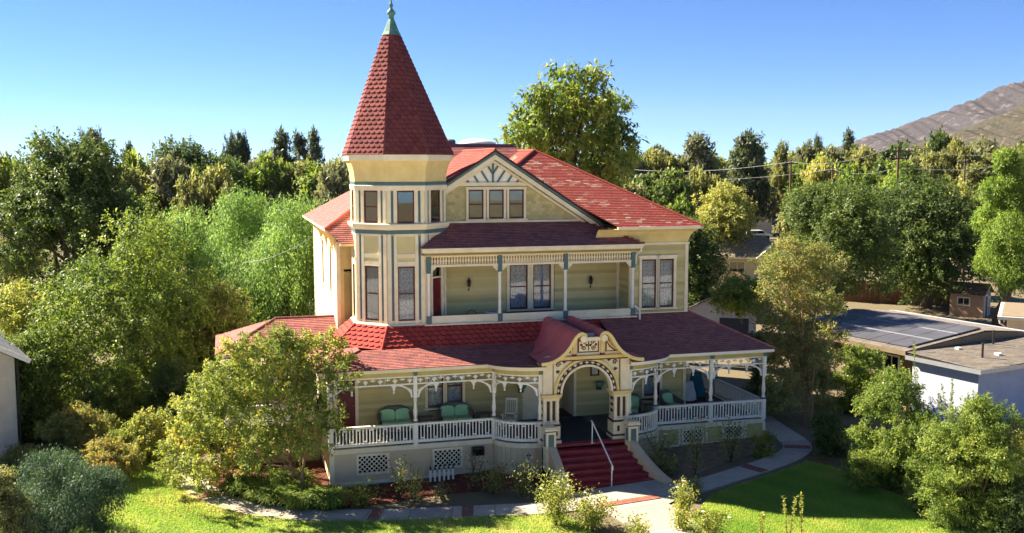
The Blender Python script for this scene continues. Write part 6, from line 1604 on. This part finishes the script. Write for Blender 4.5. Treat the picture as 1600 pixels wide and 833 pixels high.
# house with tan roof
tb = empty('tan_roof_house', (22.6,100,gh(22,100)), R(-6), 'house with broad tan roof left of the broad oak', 'house')
wpanel(tb,'wall','creamstucco',-3.2,3.0,0,6,0,2.5); roof_poly(tb,[[(-3.8,-.6,2.5),(3.6,-.6,2.5),(2.6,3.0,4.4),(-3.0,3.0,4.4)],[(3.6,6.6,2.5),(-3.8,6.6,2.5),(-3.0,3.0,4.4),(2.6,3.0,4.4)],[(3.6,-.6,2.5),(3.6,6.6,2.5),(2.6,3.0,4.4)],[(-3.8,6.6,2.5),(-3.8,-.6,2.5),(-3.0,3.0,4.4)]],'tanroof'); wpanel(tb,'fascia','white',-3.82,3.62,-.64,-.6,2.34,2.5); small_window(tb,-.5,0,.9,2.0,1.4)
MB().prism([(1.2,2.45),(4.2,2.45),(2.7,3.7)], lambda x,z,d:(x,d,z), -1.2,1.0).build('porch_gable', M['creamstucco'], tb)
# grey two storey house
gh_ = empty('grey_house', (38.6,165,gh(38,165)), R(-12), 'grey two storey house with white trim behind the golden tree', 'house')
wpanel(gh_,'wall','greywall',-3.2,3.2,0,9,0,4.9); MB().prism([(-3.2,4.9),(3.2,4.9),(0.2,5.75)], lambda x,z,d:(x,d,z), 0,.2).build('gable_end', M['greywall'], gh_)
roof_poly(gh_,[[(-3.7,9.5,4.78),(-3.7,-.5,4.78),(.2,-.5,5.9),(.2,9.5,5.9)],[(3.7,-.5,4.78),(3.7,9.5,4.78),(.2,9.5,5.9),(.2,-.5,5.9)]],'greyroof'); small_window(gh_,.0,0,3.0,4.3,1.0); small_window(gh_,2.0,0,3.0,4.3,1.0)
for s in (-1,1): MB().bar((.2,-.55,5.85),(.2+s*3.6,-.55,4.72),.06,.18).build('bargeboard', M['white'], gh_)
rt2 = empty('tan_roof_house', (57.5,120,gh(57,120)), R(10), 'sliver of tan roofed house beside the bright upright tree', 'house')
wpanel(rt2,'wall','creamstucco',-4,4,0,6,0,3.0); roof_poly(rt2,[[(-4.5,-.5,3.0),(4.5,-.5,3.0),(3.5,3,5.2),(-3.5,3,5.2)],[(4.5,-.5,3.0),(4.5,6.5,3.0),(3.5,3,5.2)],[(-4.5,6.5,3.0),(-4.5,-.5,3.0),(-3.5,3,5.2)]],'tanroof')
# left neighbour
ln = empty('neighbour_house', (-21.2,43.0,gh(-21,43)), R(34), 'white walled house with dark grey roof cut by the left edge', 'house')
wpanel(ln,'wall','creamstucco',-11,0,0,9,0,4.3); MB().prism([(-11,4.3),(0,4.3),(-5.5,7.4)], lambda x,z,d:(x,d,z), 0,.15).build('gable_end', M['creamstucco'], ln)
roof_poly(ln,[[(.55,-.5,4.25),(.55,9.5,4.25),(-5.5,9.5,7.7),(-5.5,-.5,7.7)],[(-11.5,9.5,4.25),(-11.5,-.5,4.25),(-5.5,-.5,7.7),(-5.5,9.5,7.7)]],'darkroof')
MB().bar((.55,-.52,4.18),(-5.5,-.52,7.63),.05,.2).build('bargeboard', M['white'], ln); MB().tube([(.1,-.08,4.2),(.1,-.08,0)],.05,6).build('downpipe', M['iron'], ln)
# parked car
M['carwhite'] = paint('white_car_paint', S(232,234,238), S(222,224,230), 2, .25, spec=.6); M['tyre'] = paint('tyre', S(34,34,36), S(26,26,28), 4, .8)
cr_ = empty('parked_car', (37.6,157,gh(38,157)), R(8), 'white car parked below the grey two storey house', 'car')
MB().prism([(-2.2,.35),(2.2,.35),(2.25,.8),(1.3,.95),(.7,1.45),(-1.2,1.48),(-1.9,.98),(-2.25,.85)], lambda x,z,d:(x,d,z), -.85,.85).build('body', M['carwhite'], cr_)
for s in (-1,1): MB().prism([(-1.65,1.0),(1.0,1.0),(.62,1.38),(-1.1,1.4)], lambda x,z,d:(x,d,z), s*.851,s*.86).build('side_window', M['dark'], cr_)
for x in (-1.4,1.4):
    for y in (-.8,.8):
        MB().prism([(x+.33*math.cos(k*PI/8),.33+.33*math.sin(k*PI/8)) for k in range(16)], lambda a,z,d:(a,y+d,z), -.1,.1).build('wheel', M['tyre'], cr_)
# utility poles and wires
def upole(px, top, Y, arms, label, bot_extra=0):
    p = at(px,top,Y); g = gh(p.x,Y); o = empty('utility_pole', (p.x,Y,g), 0, label, 'utility pole'); h = p.z-g
    MB().tube([(0,0,-.3),(0,0,h)],[.17,.11],8).build('pole_shaft', M['pole'], o)
    for dz, w in arms: MB().box(-w/2,w/2,-.17,-.07,h-dz-.07,h-dz+.07).build('crossarm', M['pole'], o)
    for dz, w in arms:
        for x in (-w*.42,-w*.15,w*.15,w*.42): MB().lathe([(.04,0),(.07,.05),(.04,.1),(.06,.14),(.02,.18)],(x,-.12,h-dz+.07),6).build('insulator', M['drape'], o)
    return Vector((p.x,Y,p.z))
q1 = upole(1236,250,118,((.4,1.6),),'weathered utility pole behind the grey house, left of three'); q2 = upole(1404,231,96,((.3,2.6),(1.0,1.8)),'tall utility pole with two crossarms above the oaks'); q3 = upole(1301,262,128,((.4,1.2),),'short utility pole between the taller ones, by the yellow tree'); q4 = upole(1508,248,120,((.4,1.8),),'utility pole left of the bright upright tree')
def wire(a, b, sag, label, r=.015):
    a, b = Vector(a), Vector(b); mb = MB(); pts = []
    for k in range(21): t = k/20; p = a.lerp(b,t); p.z -= sag*4*t*(1-t); pts.append(tuple(p))
    mb.tube(pts, r, 4); return tag(mb.build('power_line', M['alu']), label, 'power line', 'power lines on the utility poles')
wire(at(960,262,150), q1+Vector((0,-.1,-.2)), .8, 'upper power line running left from the left utility pole'); wire(q1+Vector((0,-.1,-.2)), q2+Vector((-1,-.1,-.1)), .7, 'upper power line between the left and the tall utility pole'); wire(q2+Vector((1,-.1,-.1)), at(1640,232,90), .6, 'upper power line running right from the tall utility pole')
wire(at(960,281,150), q3+Vector((0,-.1,-.2)), .7, 'lower power line ending at the short utility pole'); wire(q3+Vector((0,-.1,-.2)), q2+Vector((0,-.1,-1.8)), .6, 'lower power line between the short and the tall utility pole'); wire(q2+Vector((0,-.1,-1.8)), at(1640,246,90), .6, 'lower power line running right from the tall utility pole')
wire(Vector(w2(.4,9.0,9.0)), at(380,410,58), .3, 'service cable running from the left eave into the pepper trees')

# ------------------------------------------------------------------ porch furniture and small things
M['wicker'] = paint('grey_wicker', S(132,120,108), S(100,90,82), 12, .9, .6, 60); M['greencush'] = paint('green_cushion', S(178,222,166), S(160,208,150), 3, .95, .2, 30); M['towel'] = paint('white_cloth', S(214,212,206), S(190,188,184), 3, .95, .3, 12); M['tealcloth'] = paint('teal_cloth', S(30,104,120), S(22,78,96), 3, .9, .3, 10); M['greenpot'] = paint('green_glaze', S(92,146,122), S(72,122,104), 3, .4)
def seat(u, v, w, rot, name, label, cat, ncush, z=1.3, group=None, oval=False):
    x, y, _ = w2(u,v); o = empty(name, (x,y,z), T+rot, label, cat, group); hw = w/2
    sh_ = MB(); pl_ = [(-hw,-.38),(-hw-.02,-.1),(-hw+.02,.2),(-hw+.2,.36),(-hw*.4,.42),(hw*.4,.42),(hw-.2,.36),(hw-.02,.2),(hw+.02,-.1),(hw,-.38)]
    tp = [.58,.6,.72,.88,.96,.96,.88,.72,.6,.58]; n = len(pl_)
    inn = [(x_*(1-.07/hw) if abs(x_) > hw*.6 else x_, y_-.06 if y_ > .1 else y_) for x_,y_ in pl_]
    vs = [(a,b,.08) for a,b in pl_]+[(a*1.04,b+.03,t) for (a,b),t in zip(pl_,tp)]+[(a,b,t) for (a,b),t in zip(inn,tp)]+[(a,b,.08) for a,b in inn]; fs = []
    for i in range(n-1):
        for k in range(3): fs.append((k*n+i,k*n+i+1,(k+1)*n+i+1,(k+1)*n+i))
    sh_.add(vs,fs); sh_.tube([(a*1.02,b+.01,t) for (a,b),t in zip(pl_,tp)],.045,6); sh_.build('wicker_shell', M['wicker'], o)
    MB().box(-hw+.05,hw-.05,-.36,.34,.1,.34).build('seat_base', M['wicker'], o)
    for sx in (-1,1):
        for sy in (-.33,.3): MB().lathe([(.035,0),(.03,.1)],(sx*(hw-.08),sy,0),6).build('foot', M['wicker'], o)
    cw_ = (w-.16)/ncush
    for k in range(ncush):
        xc = -hw+.08+cw_*(k+.5)
        for nm, pr in (('seat_cushion', None), ('back_cushion', 1)):
            m = MB(); a = cw_/2-.012
            if pr is None: ring_ = [(a*.94,.30),(a,.26),(a,-.30),(a*.9,-.36),(-a*.9,-.36),(-a,-.30),(-a,.26),(-a*.94,.30)]; m.prism(ring_, lambda x_,y_,d: (xc+x_,y_,.34+d), 0,.13)
            else: ring_ = [(-a*.95,.46),(a*.95,.46),(a,.56),(a,.72 if oval else .78),(a*.8,.86),(a*.3,.90),(-a*.3,.90),(-a*.8,.86),(-a,.72 if oval else .78),(-a,.56)]; m.prism(ring_, lambda x_,z_,d: (xc+x_,.17+.16*(z_-.46)+d,z_), 0,.13)
            m.build(nm, M['greencush'], o)
    return o
seat(2.85,2.05,1.42,0,'wicker_loveseat','green cushioned wicker loveseat next to the red porch door','loveseat',2); seat(5.35,2.05,1.42,0,'wicker_loveseat','green cushioned wicker loveseat under the porch window','loveseat',2)
seat(14.9,1.75,.86,R(18),'wicker_armchair','green wicker armchair by the right porch window','armchair',1,oval=True); seat(13.0,1.6,.86,R(-30),'wicker_armchair','green wicker armchair just right of the entrance arch','armchair',1,oval=True)
def side_table(u, v, label, mat='wicker'):
    x, y, _ = w2(u,v); o = empty('side_table', (x,y,1.3), T, label, 'side table'); MB().box(-.3,.3,-.22,.22,.52,.57).build('table_top', M[mat], o); MB().box(-.25,.25,-.18,.18,.2,.23).build('shelf', M[mat], o)
    for sx in (-1,1):
        for sy in (-1,1): MB().box(sx*.26-.02,sx*.26+.02,sy*.18-.02,sy*.18+.02,0,.52).build('leg', M[mat], o)
side_table(4.1,2.0,'small wicker side table between the two loveseats'); side_table(6.55,2.0,'wicker side table right of the window loveseat'); side_table(13.9,1.5,'low wicker side table between the right armchairs')
def rocker(u, v, rot):
    x, y, _ = w2(u,v); o = empty('rocking_chair', (x,y,1.3), T+rot, 'white wooden rocking chair beside the entrance', 'rocking chair')
    for s in (-1,1):
        MB().tube([(s*.26,-.5+.1*k,.04+.09*((k-5)/5)**2) for k in range(11)],.022,6).build('rocker', M['white'], o); MB().tube([(s*.26,-.28,.05),(s*.26,-.28,.66)],.024,6).build('front_leg', M['white'], o); MB().tube([(s*.24,.22,.05),(s*.24,.26,.45),(s*.23,.42,1.2)],.024,6).build('back_post', M['white'], o); MB().box(s*.28-.045,s*.28+.045,-.34,.3,.65,.68).build('armrest', M['white'], o)
    MB().box(-.27,.27,-.3,.26,.42,.46).build('seat', M['white'], o); MB().bar((-.25,.42,1.18),(.25,.42,1.18),.03,.09).build('top_rail', M['white'], o); MB().bar((-.25,.29,.6),(.25,.29,.6),.03,.06).build('lower_rail', M['white'], o)
    for k in range(6): xx = -.19+.076*k; MB().bar((xx,.295,.6),(xx,.415,1.16),.018,.035).build('back_slat', M['white'], o)
rocker(7.45,1.2,R(-25))
def draped(u, v, label, mat, name, w=.7, h=1.15):
    rng = np.random.default_rng(int(u*10)); x, y, _ = w2(u,v); o = empty(name, (x,y,1.3), T, label, 'chair'); m = MB(); vs = []; n = 24
    prof = [(.42,.34,.32),(.40,.33,.5),(.38,.3,.62),(.36,.2,.8),(.33,.12,1.0),(.26,.08,h-.02),(.1,.03,h)]
    for rx, ry, z in prof:
        for k in range(n): a = 2*PI*k/n; f = 1+.06*math.sin(a*7+z*3)+.03*math.sin(a*13); vs.append((rx*f*math.cos(a)*w/.7, ry*f*math.sin(a)+(.1 if z > .7 else 0), z))
    fs = [(i*n+k,i*n+(k+1)%n,(i+1)*n+(k+1)%n,(i+1)*n+k) for i in range(len(prof)-1) for k in range(n)]+[tuple((len(prof)-1)*n+k for k in range(n))]
    m.add(vs,fs); m.build('cloth', M[mat], o, smooth=True); MB().box(-.3,.3,-.28,.28,.1,.34).build('seat_base', M['brown'], o)
    for sx in (-.26,.26):
        for sy in (-.24,.24): MB().box(sx-.025,sx+.025,sy-.025,sy+.025,0,.1).build('leg', M['brown'], o)
draped(16.25,2.9,'chair under a white cloth on the right porch','towel','covered_chair'); draped(17.0,3.5,'chair draped in teal cloth behind the white covered one','tealcloth','draped_chair',.7,1.4)
def planter(u, v, z, label):
    x, y, _ = w2(u,v,z); o = empty('wall_planter', (x,y,z), T, label, 'planter'); MB().lathe([(.05,-.1),(.14,-.04),(.2,.06),(.21,.14),(.19,.15)],(0,-.16,0),12).build('bowl', M['greenpot'], o, smooth=True); MB().box(-.12,.12,-.03,.0,-.25,.12).build('back_plate', M['iron'], o)
planter(11.85,2.56,2.65,'green wall planter seen through the entrance arch'); planter(8.3,2.52,2.75,'green wall planter behind the rocking chair')
x, y, z = w2(11.65,2.56,3.3); pf_ = empty('framed_picture', (x,y,z), T, 'small dark framed picture on the wall inside the arch', 'picture'); m = MB(); m.box(-.2,.2,-.04,0,-.26,-.2); m.box(-.2,.2,-.04,0,.2,.26); m.box(-.2,-.14,-.04,0,-.2,.2); m.box(.14,.2,-.04,0,-.2,.2); m.build('frame', M['brown'], pf_); MB().box(-.14,.14,-.02,-.01,-.2,.2).build('print', M['towel'], pf_)
for i, (u, lab) in enumerate(((2.35,'left of two small wind chimes hanging in the left porch bay'),(2.75,'right of two small wind chimes hanging in the left porch bay'))):
    x, y, z = w2(u,1.6,4.26); o = empty('wind_chime', (x,y,z-.75), T, lab, 'wind chime'); MB().tube([(0,0,.75),(0,0,.25)],.006,4).build('cord', M['iron'], o); MB().lathe([(.0,.25),(.05,.24),(.05,.22),(.0,.21)],n=8).build('disc', M['copper'], o)
    for k in range(5): a = k*2*PI/5; MB().tube([(.04*math.cos(a),.04*math.sin(a),.21),(.04*math.cos(a),.04*math.sin(a),-.02-.03*k)],.01,5).build('tube', M['alu'], o)
# things in the mulch bed and on the balcony
x, y, z = w2(5.75,-.12,.95); fl = empty('flood_lamp', (x,y,.62), T, 'black flood lamp box fixed to the porch base', 'lamp'); MB().box(-.24,.24,-.16,.08,.1,.42).build('lamp_housing', M['iron'], fl); MB().box(-.2,.2,-.175,-.16,.14,.36).build('lamp_glass', M['mirror'], fl); MB().tube([(-.1,.02,.1),(-.12,.02,-.4),(-.25,-.05,-.85)],.02,6).build('conduit', M['greenpot'], fl)
x, y, _ = w2(3.75,-.55); pk = empty('picket_edging', (x,y,gh(x,y)), T, 'short row of white pickets with dark tips in the mulch', 'picket fence')
for k in range(6):
    o_ = MB().box(k*.18-.04,k*.18+.04,-.02,.02,-.1,.5).build('picket', M['white'], pk); MB().lathe([(.045,.5),(.05,.54),(.02,.58),(.04,.62),(.0,.66)],(k*.18,0,0),8).build('picket_tip', M['navy'], o_)
MB().box(-.05,.95,.02,.045,.3,.35).build('rail', M['white'], pk)
x, y, _ = w2(7.3,-1.9); stk_ = empty('plant_stake', (x,y,gh(x,y)), T, 'pale stake standing between two plants in the bed', 'stake'); MB().tube([(0,0,-.2),(.03,0,1.15)],.028,6).build('stake_rod', M['drape'], stk_); MB().box(-.05,.1,-.02,.02,1.0,1.06).build('stake_tie', M['iron'], stk_)
x, y, _ = w2(6.2,2.7); o = empty('iron_planter', (x,y,5.66), T, 'dark arched iron planter on the balcony floor', 'planter'); MB().tube([(.22*math.cos(a),0,.22+.22*math.sin(a)) for a in [PI*k/10 for k in range(11)]],.015,5).build('handle', M['iron'], o); MB().box(-.22,.22,-.12,.12,0,.2).build('trough', M['iron'], o)
x, y, _ = w2(7.05,2.75); o = empty('metal_basin', (x,y,5.66), T, 'pale metal basin on the balcony floor', 'basin'); MB().lathe([(.2,0),(.3,.25),(.33,.36),(.31,.36),(.18,.02)],n=14).build('bowl', M['alu'], o, smooth=True); MB().tube([(.33,0,.34),(.4,0,.3),(.33,0,.24)],.015,5).build('handle', M['alu'], o)
# blue bin and dark cart
g_ = at(1466,640,42.5); o = empty('blue_bin', (g_.x,42.5,gh(g_.x,42.5)), .4, 'blue bin half hidden between the right shrubs', 'bin'); M['bluebin'] = paint('blue_plastic', S(40,96,196), S(32,80,170), 2, .4); MB().prism([(-.3,0),(.3,0),(.36,1.0),(-.36,1.0)], lambda x_,z_,d:(x_,d,z_), -.35,.35).build('body', M['bluebin'], o); MB().prism([(-.4,1.0),(.4,1.0),(.36,1.1),(-.36,1.1)], lambda x_,z_,d:(x_,d,z_), -.4,.42).build('lid', M['bluebin'], o)
g_ = gp(198,724); o = empty('garden_cart', g_, .5, 'dark metal garden cart half hidden in the shrubs at the lawn end', 'cart')
for p in (((-.5,0,0),(-.15,0,.75),(.1,0,.8),(.45,.1,0)),((-.4,.5,0),(-.1,.5,.75),(.1,.5,.78),(.5,.55,0))): MB().tube(p,.025,6).build('frame_tube', M['iron'], o)
MB().bar((-.1,0,.78),(-.1,.5,.78),.04,.04).build('crossbar', M['iron'], o); MB().tube([(.3,.2,.25),(.9,.1,.35),(1.5,0,.5)],.022,6).build('handle', M['drape'], o)
# unseen pale ground, added to bounce sunlight onto the house front
M['pave'] = paint('bounce_pale_pavement', S(206,200,186), S(190,184,170), 1.5, .9, .2, 20); M['bounce_road'] = paint('bounce_pale_road', S(196,190,176), S(180,174,162), .8, .95, .3, 30)
for nm, ya, yb, mt, lf in (('bounce_pavement',24.0,31.0,'pave',.10),('bounce_road',6.0,23.7,'bounce_road',.04),('bounce_pavement',-2,5.7,'pave',.10)):
    m = MB(); n = 24
    for k in range(n): x0, x1 = -70+140*k/n, -70+140*(k+1)/n; m.add([(x,y,gh(x,y)+lf) for x,y in ((x0,ya),(x1,ya),(x1,yb),(x0,yb))],[(0,1,2,3)])
    tag(m.build(nm, M[mt]), kind='structure')

# ------------------------------------------------------------------ the air
hz_m = bpy.data.materials.new('haze_air'); hz_m.use_nodes = True; nt = hz_m.node_tree; nt.nodes.remove(nt.nodes['Principled BSDF'])
pv = nnode(nt,'ShaderNodeVolumePrincipled'); pv.inputs['Color'].default_value = (.94,.88,.92,1); pv.inputs['Density'].default_value = 1.8e-5; pv.inputs['Anisotropy'].default_value = 0.0
nt.links.new(pv.outputs[0], nt.nodes['Material Output'].inputs['Volume'])
MB().box(-6400,6400,-400,6400,-2.0,330).build('haze', hz_m, kind='stuff')
